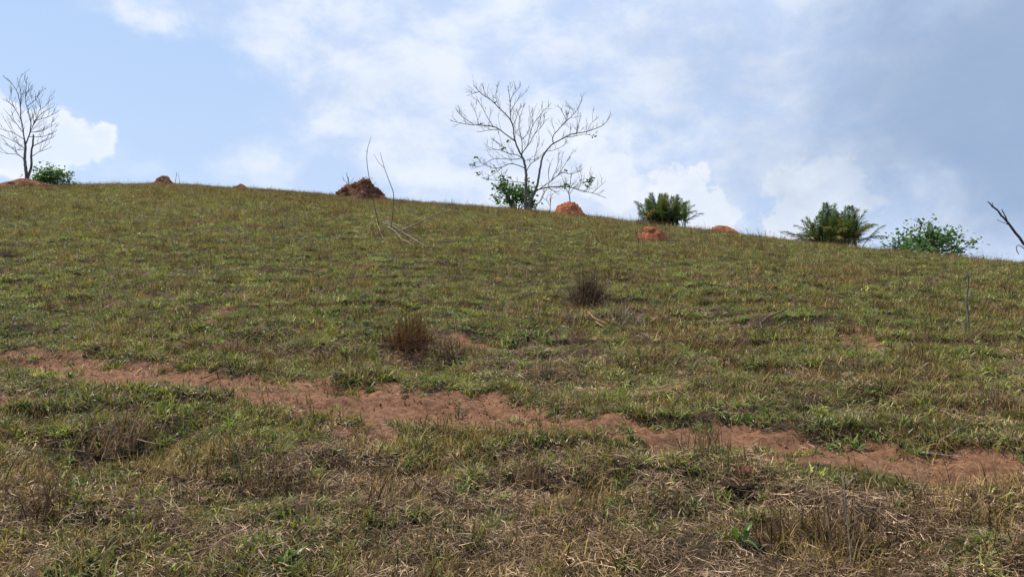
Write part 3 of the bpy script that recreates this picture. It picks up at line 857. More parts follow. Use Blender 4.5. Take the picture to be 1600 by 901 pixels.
# ------------------------------------------------------------------ birds in the big tree
def bird(pos, rz, label):
    root = thing('bird', tuple(pos), label, 'bird', 'small dark birds in the leafless tree', rz)
    V = []; Fq = []; ns, nr = 12, 8
    prof = [(-0.10, 0.002, -0.01), (-0.085, 0.018, 0.0), (-0.06, 0.034, 0.012), (-0.02, 0.045, 0.03), (0.02, 0.046, 0.045), (0.05, 0.036, 0.065), (0.065, 0.026, 0.082), (0.085, 0.027, 0.095), (0.104, 0.020, 0.098), (0.118, 0.008, 0.094), (0.14, 0.002, 0.088)]
    for a, rr, zz in prof:
        for j in range(nr):
            t = 2 * math.pi * j / nr; V.append((a, rr * math.cos(t), zz + 0.045 + rr * math.sin(t)))
    for k in range(len(prof) - 1):
        for j in range(nr):
            q = k * nr + j; q2 = k * nr + (j + 1) % nr; Fq.append((q, q2, q2 + nr, q + nr))
    link_mesh('body', mesh_np('body', V, Fq), M_BIRD, root)
    T = [(-0.085, -0.014, 0.05), (-0.085, 0.014, 0.05), (-0.20, 0.020, 0.0), (-0.20, -0.020, 0.0), (-0.085, -0.012, 0.043), (-0.085, 0.012, 0.043), (-0.20, 0.018, -0.005), (-0.20, -0.018, -0.005)]
    Q = [(0, 1, 2, 3), (7, 6, 5, 4), (0, 4, 5, 1), (1, 5, 6, 2), (2, 6, 7, 3), (3, 7, 4, 0)]
    link_mesh('tail', mesh_np('tail', T, Q), M_BIRD, root, False)
    tb = Tubes()
    for s_ in (-0.015, 0.015): tb.add([(0.0, s_, 0.05), (0.005, s_, 0.0)], [0.004, 0.003], 4)
    tb.build('legs', M_BIRD, root)
    return root


M_BIRD, _t, _p = new_mat('dark_feather'); _p.inputs['Base Color'].default_value = (0.02, 0.019, 0.022, 1); _p.inputs['Roughness'].default_value = 0.5
_c = _t.noise(_t.n.new('ShaderNodeTexCoord').outputs['Object'], 60, 3); _t.l.new(_t.mix(_c, (0.012, 0.012, 0.016), (0.05, 0.045, 0.045)), _p.inputs['Base Color'])
def nearest(v):
    return min((p for l in TL for p in l), key=lambda p: (p.x - v.x) ** 2 + (p.z - v.z) ** 2)
bird(nearest(TP(300, 152)), 0.3, 'small dark bird perched on the upper left limb of the leafless tree')
bird(nearest(TP(228, 331)), 0.7, 'small dark bird perched on the lower left limb tip of the leafless tree')


# ------------------------------------------------------------------ leafy shrubs
def shrub(name, label, px, depth, wd, ht, seed, n_stems, leaf_n, size, mat, lean=0.0, gap=0.5, base_lift=0.05, dome=1.0, cat='bush', per=7, rad=0.10, sink=0.0):
    rnd = random.Random(seed); b = crest_at(px, depth); b[2] -= sink; root = thing(name, tuple(b), label, cat)
    tb = Tubes(); tips = []
    def rec(a, d, L, r0, lvl):
        pts = [a.copy()]; dd = d.copy()
        for k in range(4):
            dd = (dd + Vector((rnd.gauss(0, .16), rnd.gauss(0, .16), rnd.gauss(0.02, .12)))).normalized(); pts.append(pts[-1] + dd * L / 4)
        tb.add(pts, [r0 * (1 - 0.5 * k / 4) for k in range(5)], 5 if lvl > 1 else 4)
        if lvl == 0: tips.extend([pts[-1], pts[-2], pts[2]]); return
        for q in range(3 if lvl > 1 else rnd.choice((2, 3, 4))):
            s_ = Vector((rnd.gauss(0, 1), rnd.gauss(0, 1), rnd.gauss(0.1, .5))).normalized()
            rec(pts[rnd.choice((2, 3, 4))], (dd * 0.75 + s_ * 0.75).normalized(), L * rnd.uniform(.5, .8), r0 * .6, lvl - 1)
    for s_ in range(n_stems):
        an = 2 * math.pi * (s_ + rnd.random() * .6) / n_stems
        tl = (s_ * 0.618 + .15) % 1.0
        d = Vector((math.cos(an) * wd * 0.5 * tl, math.sin(an) * wd * 0.4 * tl, ht * dome * (1.25 - .75 * tl))).normalized()
        rec(Vector(b) + Vector((math.cos(an) * .06, math.sin(an) * .06, -0.05)), d, (ht * (1 - tl) + wd * .45 * tl) * rnd.uniform(.36, .46), 0.020 * ht / 1.5, 2)
    # fit to the measured width and height
    P_ = np.array([tuple(t) for t in tips]) - b
    sxy = (wd * 0.5) / max(np.percentile(np.abs(P_[:, 0]), 98.5), 0.01); sz_ = ht / max(np.percentile(P_[:, 2], 97), 0.01)
    sc = np.array([sxy, sxy, sz_])
    tb.V = [Vector(tuple((np.array(v) - b) * sc)) for v in tb.V]
    tb.build('trunk', M_TWIG, root)
    C = P_ * sc; C = C[(C[:, 2] > base_lift) & (((C[:, 0] / (wd * .58)) ** 2 + (C[:, 2] / (ht * 1.08)) ** 2) < 1)]
    C[:, 0] += lean * C[:, 2]
    rs = np.random.default_rng(seed + 9); E = rs.uniform(-1, 1, (9000, 3)) * np.array([wd * .5, wd * .45, ht]); E[:, 2] = np.abs(E[:, 2])
    rad_ = np.sqrt((E[:, 0] / (wd * .5)) ** 2 + (E[:, 1] / (wd * .45)) ** 2 + (E[:, 2] / ht) ** 2)
    lim = 0.80 + 0.35 * (fbm(E[:, 0] + seed, E[:, 2], 3.2 / ht, 3, 60) - .3)
    E = E[(rad_ < lim) & (rad_ > .35) & (fbm(E[:, 0] + E[:, 1] * .6 + seed, E[:, 2] * 1.2, 4.0, 3, 61) > gap)][:int(leaf_n * .7)]
    C = np.concatenate([C, E])
    rnd.shuffle(tips); sel = C[np.random.default_rng(seed).permutation(len(C))[:leaf_n]]
    leaves_obj('crown', sel, per, rad, size, seed, mat, root, (0, 0, 0))
    return root


shrub('leafy_tree', 'dark green leafy young tree behind the trunk of the large leafless tree', 804, 44.3, 3.0, 2.0, 31, 7, 200, 0.19, M_LEAF, per=7, rad=0.13, gap=0.56, dome=1.0)
shrub('bush', 'low bright green bush beside the slim leafless tree on the left crest', 80, 44.8, 2.15, 0.92, 37, 9, 260, 0.13, M_LEAF2, per=7, rad=0.12, dome=0.7)
shrub('small_tree', 'airy light green small tree on the right crest, right of both palms', 1438, 44.3, 3.1, 1.65, 41, 10, 620, 0.155, M_LEAF2, per=4, rad=0.17, dome=0.75, cat='tree', sink=.15)


# ------------------------------------------------------------------ palms
def frond_mesh(L, seed, el0, droop):
    """one feather frond: arching rachis with paired leaflets, in the local XZ plane"""
    r = np.random.default_rng(seed); V = []; Fq = []; bv = []
    n = 15; p = np.array([0., 0., 0.]); e = el0; pts = [p.copy()]; dirs = []
    for k in range(n):
        d = np.array([math.cos(e), 0, math.sin(e)]); dirs.append(d); p = p + d * L / n; pts.append(p.copy()); e -= droop / n * (0.4 + 1.4 * k / n)
    dirs.append(dirs[-1])
    for k in range(n + 1):                                    # rachis, three sided
        w_ = 0.022 * (1 - 0.85 * k / n)
        nrm = np.cross(dirs[k], [0, 1, 0])
        V += [pts[k] + np.array([0, w_, 0]), pts[k] - np.array([0, w_, 0]), pts[k] + nrm * w_]; bv += [0.9] * 3
    for k in range(n):
        a = 3 * k
        for j in range(3): Fq.append((a + j, a + (j + 1) % 3, a + 3 + (j + 1) % 3, a + 3 + j))
    m = 44
    for s_ in (-1, 1):
        for k in range(m):
            f = 0.16 + 0.84 * (k + r.random() * .5) / m; q = min(n - 1, int(f * n)); t = f * n - q; c = pts[q] * (1 - t) + pts[q + 1] * t; d = dirs[q]
            ll = L * 0.27 * (math.sin(math.pi * min(1, 0.18 + f * 0.78)) ** 0.6) * r.uniform(.8, 1.1); nrm = np.cross(d, [0, 1, 0]) * -1
            out = np.array([0, s_, 0]) * 0.62 + d * 0.9 + nrm * r.normal(0.2, 0.25); out /= np.linalg.norm(out)
            tip = c + out * ll + np.array([0, 0, -ll * r.uniform(0.0, 0.25)]); mid = c + out * ll * 0.55
            wv_ = np.cross(out, nrm + r.normal(0, .3, 3)); wv_ /= np.linalg.norm(wv_); w_ = 0.0065 + 0.003 * r.random()
            i = len(V); V += [c - wv_ * w_ * .5, c + wv_ * w_ * .5, mid + wv_ * w_, mid - wv_ * w_, tip]; b_ = r.random(); bv += [b_] * 5
            Fq += [(i, i + 1, i + 2, i + 3), (i + 3, i + 2, i + 4)]
    return V, Fq, bv


def palm(px, depth, wd, ht, seed, label, yellow, sink=0.0, n=40):
    rnd = random.Random(seed); b = crest_at(px, depth); b[2] -= sink; root = thing('palm', tuple(b), label, 'palm', 'stemless palms on the crest')
    meshes = []
    for k in range(8):
        el_ = R(88) - k * R(8.0)
        V, Fq, bv = frond_mesh(1.0, seed + k, el_, R(14 + 6 * k)); me = mesh_np('frond', [tuple(map(float, v)) for v in V], Fq, {'bv': bv}); me.materials.append(M_PALM)
        me2 = me.copy(); me2.materials.clear(); me2.materials.append(M_PALMY); meshes.append((me, me2))
    st = Tubes(); st.add([(0, 0, -0.3), (0, 0, 0.1), (0, 0, 0.3)], [0.16, 0.19, 0.12], 10); st.build('stem', M_DSTICK, root)
    for k in range(n):
        f = ((k + rnd.random()) / n) ** 1.15; kk = min(7, int(f * 8)); use = meshes[kk][1 if rnd.random() < yellow else 0]
        o = bpy.data.objects.new('frond', use); COL.objects.link(o); o.parent = root
        L = ht * (1.10 - 0.02 * kk) * rnd.uniform(.65, 1.1) if kk < 4 else wd * 0.42 * rnd.uniform(.75, 1.08)
        o.scale = (L, L * 1.05, L); o.rotation_euler = (0, rnd.uniform(-.12, .12), k * 2.399 + rnd.uniform(-.3, .3))
        o.location = (rnd.gauss(0, wd * .13), rnd.gauss(0, .25), 0.05)
    return root


palm(1036, 44.2, 3.0, 1.2, 51, 'dark green stemless palm on the crest behind the small orange mound', 0.06, 0.0, 110)
palm(1302, 44.2, 3.7, 1.46, 61, 'larger olive green stemless palm standing left of the airy small tree', 0.30, 0.0, 100)


# ------------------------------------------------------------------ termite mounds
def mound_material(name, c1, c2, c3):
    m, t, p = new_mat(name); co = t.n.new('ShaderNodeTexCoord').outputs['Object']
    a = t.noise(co, 3.0, 6, 0.62); b = t.noise(co, 16, 6, 0.7); v = t.voronoi(co, 9)
    col = t.mix(t.mapr(a, 0.35, 0.65), c1, c2); col = t.mix(t.mapr(b, 0.52, 0.72), col, c3)
    col = t.mix(t.math('MULTIPLY', t.mapr(v, 0.15, 0.0), 0.6), col, (0.04, 0.02, 0.012))
    t.l.new(col, p.inputs['Base Color'])
    t.l.new(t.bump(t.math('ADD', b, t.math('MULTIPLY', v, 0.7)), 1.0, 0.08), p.inputs['Normal']); return m


M_MOUND = mound_material('orange_mound_earth', (0.32, 0.105, 0.048), (0.46, 0.165, 0.078), (0.54, 0.26, 0.14))
M_MOUNDK = mound_material('dark_mound_earth', (0.075, 0.036, 0.022), (0.22, 0.090, 0.050), (0.30, 0.17, 0.10))
M_MOUNDB = mound_material('brown_mound_earth', (0.15, 0.070, 0.040), (0.29, 0.125, 0.070), (0.38, 0.22, 0.13))


def mound(px, depth, wd, ht, seed, label, mat, power=2.0, py=None, rough=0.12, group='termite mounds on the hillside', skew=0.0, straw=0, dpt=0.8):
    b = crest_at(px, depth) if py is None else at(px, py)
    root = thing('termite_mound', tuple(b), label, 'termite mound', group)
    nu, nv = 72, 34; V = []; Fq = []; s0 = seed * 3.1
    for k in range(nv + 1):
        f = k / nv                                            # 0 rim .. 1 top
        for j in range(nu):
            t = 2 * math.pi * j / nu; rr = (1 - f)
            prof = (1 - rr ** power) if power else 0
            n1_ = mnoise.fractal(Vector((math.cos(t) * rr * 1.3 + s0, math.sin(t) * rr * 1.3, f * 1.5)), 1.0, 2.0, 5)
            n2_ = mnoise.fractal(Vector((math.cos(t) * rr * 5 + s0, math.sin(t) * rr * 5, f * 6)), 0.8, 2.0, 4)
            q = 1 + rough * n1_ * 1.6 + rough * 0.6 * n2_ - rough * .5 * max(0, mnoise.noise(Vector((math.cos(t) * 3 + s0, math.sin(t) * 3, f * 9))) - .1)
            x_ = math.cos(t) * rr * wd * .5 * q * (1.0) + skew * prof * wd; y_ = math.sin(t) * rr * wd * .5 * dpt * q
            z_ = ht * prof * (1 + rough * n1_ * 1.1) + rough * 0.35 * ht * n2_ * (0.3 + prof)
            g = hz(b[0] + x_, b[1] + y_) - b[2] if k % 2 == 0 or True else 0
            V.append((x_, y_, z_ + g * (1 - prof * 0.9) - 0.06 * rr))
    for k in range(nv):
        for j in range(nu):
            a = k * nu + j; c = k * nu + (j + 1) % nu; Fq.append((a, c, c + nu, a + nu))
    Fq.append(tuple(nv * nu + j for j in range(nu)))
    o = link_mesh('earth', mesh_np('earth', V, Fq), mat, root)
    if straw:
        r = np.random.default_rng(seed); parts = []
        for q in range(straw):
            j = int(r.integers(0, nu)); k = int(r.integers(0, int(nv * .85))); c = np.array(V[k * nu + j])
            v_, f_, b_, t_ = blades(1, (0.12, 0.40), (0.010, 0.022), 0.02, (0, 0), .5, int(r.integers(1e6)), flat=0.35)
            parts.append(([np.array(a) + c + np.array([0, -0.03, 0.03]) for a in v_], f_, b_, t_))
        s_ = blade_mesh('dead_grass', merge(*parts), M_TUSS); so = bpy.data.objects.new('dead_grass', s_); COL.objects.link(so); so.parent = root; so['kind'] = 'stuff'
    return root


M_TUSS = blade_material('tussock_blade', 0.2, 0.6, 0.2, inst=False, base=(0.185, 0.115, 0.058), tipmix=0.25, tip=(0.30, 0.21, 0.12))
M_TUSSD = blade_material('grey_dead_blade', 0.15, 0.6, 0.2, inst=False, base=(0.22, 0.17, 0.12), tipmix=0.2, tip=(0.38, 0.31, 0.22))
mound(890, 42.6, 1.65, 0.74, 1, 'rounded bright orange termite mound with a sapling on its top', M_MOUND, 3.0, rough=.14)
mound(1020, None, 0.80, 0.29, 2, 'rounded orange termite mound below the crest in front of the dark palm', M_MOUND, 4.0, py=374, rough=.15)
mound(1130, 43.4, 1.4, 0.38, 3, 'low orange termite mound on the crest between the two palms', M_MOUND, 2.0, rough=.12, skew=-.06)
mound(566, 42.0, 3.0, 1.16, 4, 'tall brown cone-shaped mound with dead grass on its sides', M_MOUNDK, 1.35, rough=.24, straw=420)
mound(253, 43.6, 1.10, 0.62, 5, 'knobbly dark red termite mound alone on the left crest', M_MOUNDB, 2.4, rough=.20)
mound(253, 43.8, 2.5, 0.30, 6, 'wide low earth apron under the knobbly dark red mound', M_MOUNDB, 1.5, rough=.12, skew=-.02)
mound(374, 43.9, 1.3, 0.36, 7, 'tiny brown earth mound half sunk behind the left crest', M_MOUNDB, 1.3, rough=.15)
mound(36, 43.8, 2.9, 0.42, 8, 'broad low brown soil mound round the foot of the slim leafless tree', M_MOUNDB, 1.5, rough=.12)


# ------------------------------------------------------------------ dry tussocks and other single plants
def tussock(px, py, wd, ht, n, seed, label, mat=None, rust=False, lean=(0.3, 0.22), root_h=0.20, cat='grass tussock', depth=None, curve=0.5, bw=(0.0035, 0.008)):
    b = at(px, py) if depth is None else crest_at(px, depth)
    root = thing('grass_tussock', tuple(b), label, cat, 'dry grass tussocks on the slope')
    k = max(1.0, b[1] / 12) ** 0.7; bw = (bw[0] * k, bw[1] * k)
    n = int(n * .5)
    data = merge(blades(int(n * .75), (ht * .25, ht * 0.85), bw, wd * .42, lean, curve, seed, segs=4), blades(int(n * .25), (ht * .6, ht * 1.2), bw, wd * .26, (.18, .15), .25, seed + 5, segs=4),
                 blades(n // 3, (ht * .3, ht * .7), bw, wd * .5, (1.0, .35), .8, seed + 1),
                 blades(n // 7, (ht * .4, ht * .8), bw, wd * .55, (0, 0), .6, seed + 2, flat=.2, zoff=ht * .08))
    sl = float(H(np.array([b[0]]), np.array([b[1] + .3]))[0] - b[2]) / .3
    V = [np.array([v[0], v[1], v[2] + v[1] * sl * .8 + 0.0]) for v in data[0]]
    o = bpy.data.objects.new('blades', blade_mesh('blades', (V, data[1], data[2], data[3]), mat or M_TUSS)); COL.objects.link(o); o.parent = root; o['kind'] = 'stuff'
    # root clod; the two big dead tussocks keep a tall dark core
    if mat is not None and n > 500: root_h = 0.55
    V = []; Fq = []; nu, nv = 20, 7
    for i in range(nv + 1):
        f = i / nv
        for j in range(nu):
            t = 2 * math.pi * j / nu; q = 1 + .3 * mnoise.noise(Vector((math.cos(t) * 2 + seed, math.sin(t) * 2, f * 2)))
            x_ = math.cos(t) * (1 - f) * wd * .27 * q; y_ = math.sin(t) * (1 - f) * wd * .22 * q
            V.append((x_, y_, ht * root_h * (1 - (1 - f) ** 2) * q - 0.03 + y_ * sl))
    for i in range(nv):
        for j in range(nu): a = i * nu + j; c = i * nu + (j + 1) % nu; Fq.append((a, c, c + nu, a + nu))
    Fq.append(tuple(nv * nu + j for j in range(nu)))
    link_mesh('root_clod', mesh_np('root_clod', V, Fq), M_CLODR if rust else M_CLOD, root)
    return root


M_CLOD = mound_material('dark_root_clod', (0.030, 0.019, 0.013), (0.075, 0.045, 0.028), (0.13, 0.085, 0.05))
M_CLODR = mound_material('rusty_root_clod', (0.05, 0.020, 0.010), (0.14, 0.052, 0.022), (0.28, 0.11, 0.045))
M_TUSSK = blade_material('dark_dead_blade', 0.12, 0.6, 0.2, inst=False, base=(0.085, 0.050, 0.028), tipmix=0.2, tip=(0.24, 0.17, 0.10))
M_TUSSR = blade_material('rusty_blade', 0.3, 0.6, 0.2, inst=False, base=(0.10, 0.045, 0.020), tipmix=0.25, tip=(0.28, 0.17, 0.08))

TU = [
    (642, 540, .42, .36, 900, 'rusty brown upright tussock standing just above the bare track', M_TUSSR, True),
    (702, 556, .34, .20, 260, 'low dark tussock added as shade on the right side of the rusty upright one', M_TUSSK, False),  # dark blades stand in for the shadow the rusty tussock casts
    (600, 535, .22, .16, 60, 'small rust coloured tuft at the left side of the rusty upright tussock', M_TUSSR, True),
    (920, 474, .52, .46, 1100, 'tall dark dead tussock with crossed stalks in the middle of the slope', M_TUSSK, False),
    (968, 505, .58, .24, 460, 'wide grey-brown tussock just below and right of the tall dark one', M_TUSSD, False),
    (893, 500, 0.6, 0.15, 220, 'flattened grey straw heap just below and left of the tall dark tussock', M_TUSSD, False),
    (180, 692, .50, .23, 300, 'overhanging dry tussock with a dark hollow under it at lower left', M_TUSS, False),
    (410, 762, 0.32, 0.19, 240, 'upright straw tussock near the bottom edge left of centre', M_TUSS, False),
    (320, 350, 0.65, 0.29, 160, 'dark brown tussock high on the left slope under the small mounds', M_TUSS, False),
    (440, 358, 0.7, 0.4, 130, 'thin brown tussock high on the slope right of the dark brown one', M_TUSS, False),
    (298, 430, 0.26, 0.14, 130, 'small rounded grey tussock alone on the left mid slope', M_TUSSD, False),
    (1520, 530, 0.35, 0.2, 170, 'brown tussock round the foot of the forked dead stick', M_TUSS, False),
    (1430, 568, 0.38, 0.2, 190, 'loose reddish-brown tussock on the right slope above the track', M_TUSSR, False),
    (1340, 525, 0.4, 0.15, 130, 'flat reddish tussock on the right slope left of the forked stick', M_TUSSR, False),
    (850, 590, 0.33, 0.18, 130, 'thin brown tussock on the upper side of the track at centre', M_TUSS, False),
    (745, 560, .35, .2, 100, 'small brown tussock a little right of the rusty one above the track', M_TUSS, False),
    (1160, 742, .40, .15, 200, 'dry tussock overhanging a dark hollow at lower right', M_TUSS, False),
    (1550, 640, 0.4, 0.22, 200, 'tall pale brown grass clump above the track at the right edge', M_TUSS, False),
    (8, 400, 0.5, 0.42, 150, 'tall brown grass clump cut by the left edge of the photo', M_TUSS, False),
    (780, 430, 0.45, 0.15, 110, 'low tan tussock in mid slope under the large leafless tree', M_TUSS, False),
    (640, 360, 0.9, 0.42, 140, 'wispy pale tussock behind the fallen bleached branches', M_TUSS, False),
    (595, 368, 0.5, 0.28, 140, 'dark tussock at the root of the fallen bleached branches', M_TUSS, False),
    (1480, 440, 0.55, 0.18, 110, 'faint brown grass clump below the crest at right', M_TUSS, False),
    (1045, 374, 0.6, 0.2, 120, 'heap of dead grass at the right foot of the orange mound below the crest', M_TUSSD, False),
    (1005, 379, 0.5, 0.12, 110, 'dead grass in front of the orange mound below the crest', M_TUSSD, False),
    (826, 750, 0.28, 0.18, 180, 'upright brown tussock near the bottom right of centre', M_TUSS, False),
    (1100, 705, .34, .2, 140, 'brown tuft on the lower edge of the track right of centre', M_TUSS, False),
    (1310, 850, .3, .26, 140, 'sparse tall straw clump close to the bottom edge at right', M_TUSS, False),
    (75, 815, .3, .22, 150, 'reddish dry clump close to the bottom left corner', M_TUSSR, False),
]
for k, (px, py, wd, ht, n, lab, mt, ru) in enumerate(TU):
    tussock(px, py, wd, ht, n, 300 + 7 * k, lab, mt, ru)
tussock(822, 330, 1.0, .35, 130, 777, 'brown dry tussock round the foot of the large leafless tree', depth=43.2)
tussock(706, 325, 1.1, .35, 120, 779, 'dead brown scrub on the crest left of the large leafless tree', depth=43.5)


# ------------------------------------------------------------------ sticks, dead stems, fallen branches
def stems(name, label, cat, lines, mat, base=None, group=None, part='stem', twigs=0, seed=1, depth=None, tlen=.3):
    """lines: [(list of (px, py, lift)), r0, r1] drawn at the depth of the first point"""
    b = at(*base) if depth is None else (column_at(base[0], depth) if depth < 20 else crest_at(base[0], depth)); root = thing(name, tuple(b), label, cat, group); rnd = random.Random(seed)
    for pts, r0, r1 in lines:
        tb = Tubes(); line = []
        for q in pts:
            px, py = q[0], q[1]; off = q[2] if len(q) > 2 else 0.0
            d = ray(px, py); s_ = (b[1] + off) / d[1]; line.append((d[0] * s_, d[1] * s_, EYE + d[2] * s_))
        sm = smooth_line(line, 4, r0 * 0.15, rnd); m = len(sm)
        tb.add(sm, [r0 + (r1 - r0) * k / (m - 1) for k in range(m)], 6)
        for q in range(twigs):
            k = rnd.randint(m // 3, m - 2); t = (sm[k + 1] - sm[k]).normalized(); s_ = Vector((rnd.gauss(0, 1), rnd.gauss(0, .6), rnd.gauss(.2, .5))).normalized()
            grow_twig(tb, sm[k], (t + s_ * .8).normalized(), tlen * rnd.uniform(.5, 1), r1 * .8, rnd, 1)
        tb.build(part, mat, root, b)
    return root


def lying(name, label, cat, lines, mat, base, part='branch', group=None):
    """branches that lie on the ground: every point follows the slope"""
    b = at(*base); root = thing(name, tuple(b), label, cat, group)
    for pts, r0, r1 in lines:
        tb = Tubes(); line = []
        for q in pts:
            g = at(q[0], q[1]); line.append((g[0], g[1], g[2] + (q[2] if len(q) > 2 else 0.03) + r0))
        sm = smooth_line(line, 4, r0 * .2); m = len(sm)
        tb.add(sm, [r0 + (r1 - r0) * k / (m - 1) for k in range(m)], 6); tb.build(part, mat, root, b)
    return root


stems('dead_sapling', 'two tall thin bare stems rising beside the brown cone-shaped mound', 'sapling', [
    ([(592, 352), (585, 320), (578, 285), (573, 250), (575, 230), (580, 214)], 0.0121, 0.0044),
    ([(574, 240), (571, 234)], 0.0039, 0.0028),
    ([(611, 356), (614, 330), (615, 303), (607, 280), (600, 260), (594, 238)], 0.0132, 0.0044),
    ([(600, 262), (592, 254), (584, 241)], 0.0055, 0.0033)], M_DSTICK, base=(596, 362))
def zb(*q): return [(500 + X_ / 4.504, 200 + Y_ / 4.504, l_) for X_, Y_, l_ in q]
lying('fallen_branch', 'bleached forked branches lying on the slope below the brown cone-shaped mound', 'branch', [
    (zb((440, 715, .16), (520, 735, .12), (600, 765, .05), (650, 800, .06), (755, 865, .03)), 0.0128, 0.0060),
    (zb((480, 735, .12), (530, 765, .10), (575, 800, .03), (620, 830, .05), (675, 862, .02)), 0.0112, 0.0060),
    (zb((400, 715, .14), (418, 745, .09), (440, 780, .03), (482, 810, .02)), 0.0090, 0.0045),
    (zb((600, 765, .05), (680, 780, .06), (720, 805, .03), (745, 835, .03)), 0.0060, 0.0030),
    (zb((455, 720, .22), (560, 745, .15), (640, 770, .10)), 0.0067, 0.0037),
    (zb((400, 655, .14), (370, 690, .2), (350, 725, .14), (344, 775, .02)), 0.0053, 0.0030)], M_STICK, base=(600, 362))
stems('leaning_branch', 'long grey branch propped up at a slant, pointing right from the fallen branches', 'branch', [
    ([(622, 362, 0), (650, 350, -.1), (680, 335, -.2), (704, 323, -.3)], 0.0165, 0.0099),
    ([(704, 323, -.3), (713, 328, -.3), (721, 334, -.35)], 0.0077, 0.0044),
    ([(700, 325, -.3), (712, 323, -.2), (722, 325, -.2)], 0.0055, 0.0033)], M_STICK, base=(624, 364), part='branch')
stems('forked_stick', 'bleached crooked stick with a forked tip standing upright on the right slope', 'stick', [
    ([(1513, 520), (1513, 494), (1510, 472), (1512, 450), (1514, 432)], .010, .008),
    ([(1514, 433), (1511, 429), (1508, 434)], .006, .005), ([(1514, 433), (1517, 428), (1518, 422)], .006, .005)], M_BARK, base=(1513, 522))
# dead sapling standing off to the right, only its branch reaches into the picture
dl = 11.0
stems('dead_tree', 'dark bare forked branch reaching in from a dead tree at the right edge', 'tree', [
    ([(1740, 560), (1720, 520), (1690, 480), (1650, 430), (1600, 380), (1577, 350), (1562, 333), (1548, 319)], 0.0310, 0.0098),
    ([(1576, 350), (1571, 338), (1565, 327)], 0.0087, 0.0070), ([(1576, 351), (1566, 347), (1558, 343)], 0.0050, 0.0035),
    ([(1548, 319), (1543, 315)], 0.0081, 0.0070), ([(1552, 323), (1550, 316)], 0.0050, 0.0042),
    ([(1640, 420), (1615, 400), (1600, 388), (1591, 383), (1588, 389), (1592, 397)], 0.0074, 0.0049)], M_TWIG, base=(1740, 575), part='branch', depth=dl)
lying('twig', 'dark grey twig lying on the mid right slope', 'twig', [
    ([(1188, 512), (1202, 506, .05), (1228, 495, .06)], .012, .008), ([(1188, 511), (1191, 521)], .010, .006)], M_DSTICK, base=(1190, 512), part='stem')
lying('split_branch', 'orange split piece of wood lying below the wide grey-brown tussock', 'branch', [
    ([(919, 504, .10), (930, 511, .08), (950, 517, .06)], .007, .005), ([(931, 512, .05), (944, 520, .05)], .006, .004)], M_ORANGE, base=(930, 512), part='stem')
lying('twig', 'pale twig lying across the track near the right edge', 'twig', [([(1468, 700, .02), (1485, 690, .03), (1500, 681, .03)], .007, .004)], M_STICK, base=(1485, 690), part='stem')
lying('twig', 'long pale twig on the lower edge of the track at right', 'twig', [([(1438, 716, .02), (1470, 719, .02), (1505, 722, .02)], .006, .003)], M_STICK, base=(1470, 718), part='stem')
lying('twig', 'short reddish twig lying on the track at left', 'twig', [([(318, 597, .02), (333, 592, .03), (346, 587, .03)], .007, .004)], M_ORANGE, base=(333, 592), part='stem')
stems('dry_stalk', 'tall pale dead stalk standing in the bottom right quarter', 'stalk', [([(1332, 905), (1328, 850), (1322, 800), (1319, 760), (1318, 741)], .0035, .0020), ([(1319, 745), (1328, 740), (1342, 743)], .0025, .0012)], M_STICK, base=(1332, 893))
stems('thin_weed', 'thin dark weed stem standing in front of the orange mound below the crest', 'weed', [([(998, 402), (998, 385), (996, 368), (992, 360)], .008, .005), ([(997, 378), (1002, 366), (1003, 355)], .006, .004)], M_DSTICK, base=(998, 404), twigs=3, seed=5)
stems('dry_weed', 'tiny bare weed on top of the left shoulder of the brown cone-shaped mound', 'weed', [([(546, 293), (545, 284), (544, 277)], .035, .02), ([(545, 291), (540, 284), (536, 280)], .016, .010)], M_DSTICK, base=(546, 294), depth=42.2, twigs=3, seed=6)
stems('dry_weed', 'small bare weed standing between the large leafless tree and the round orange mound', 'weed', [([(859, 331), (860, 320), (861, 309), (864, 302)], .022, .010), ([(860, 322), (855, 314), (853, 310)], .014, .008)], M_DSTICK, base=(859, 332), depth=43, twigs=4, seed=7, tlen=.5)
stems('dry_weed', 'two tiny bare stalks right of the knobbly dark red mound on the left crest', 'weed', [([(273, 288), (275, 278), (276, 269)], .018, .008), ([(281, 288), (280, 279), (278, 272)], .014, .008)], M_DSTICK, base=(275, 289), depth=44, twigs=1, seed=8)
b = stems('sapling', 'small bare sapling growing from the top of the round orange termite mound', 'sapling', [([(891, 322), (890, 308), (889, 300), (891, 285), (893, 272)], .030, .012), ([(889, 301), (883, 292), (881, 284)], .016, .009), ([(890, 303), (896, 294), (900, 290)], .016, .009)],
          M_TWIG, base=(890, 335), depth=42.6, twigs=5, seed=9, tlen=.8)
rw = stems('withered_weed', 'weed with a few withered orange leaves behind the orange mound below the crest', 'weed', [([(1004, 352), (1009, 343), (1013, 334), (1021, 329)], .010, .006)], M_DSTICK, base=(1004, 353))
_l = []
for px, py in ((1011, 338), (1014, 333), (1021, 330)):
    d = ray(px, py); s_ = rw.location.y / d[1]; _l.append((d[0] * s_, d[1] * s_, EYE + d[2] * s_))
leaves_obj('leaf_cluster', _l, 6, .03, .08, 5, M_RUST, rw, tuple(rw.location))['kind'] = 'stuff'

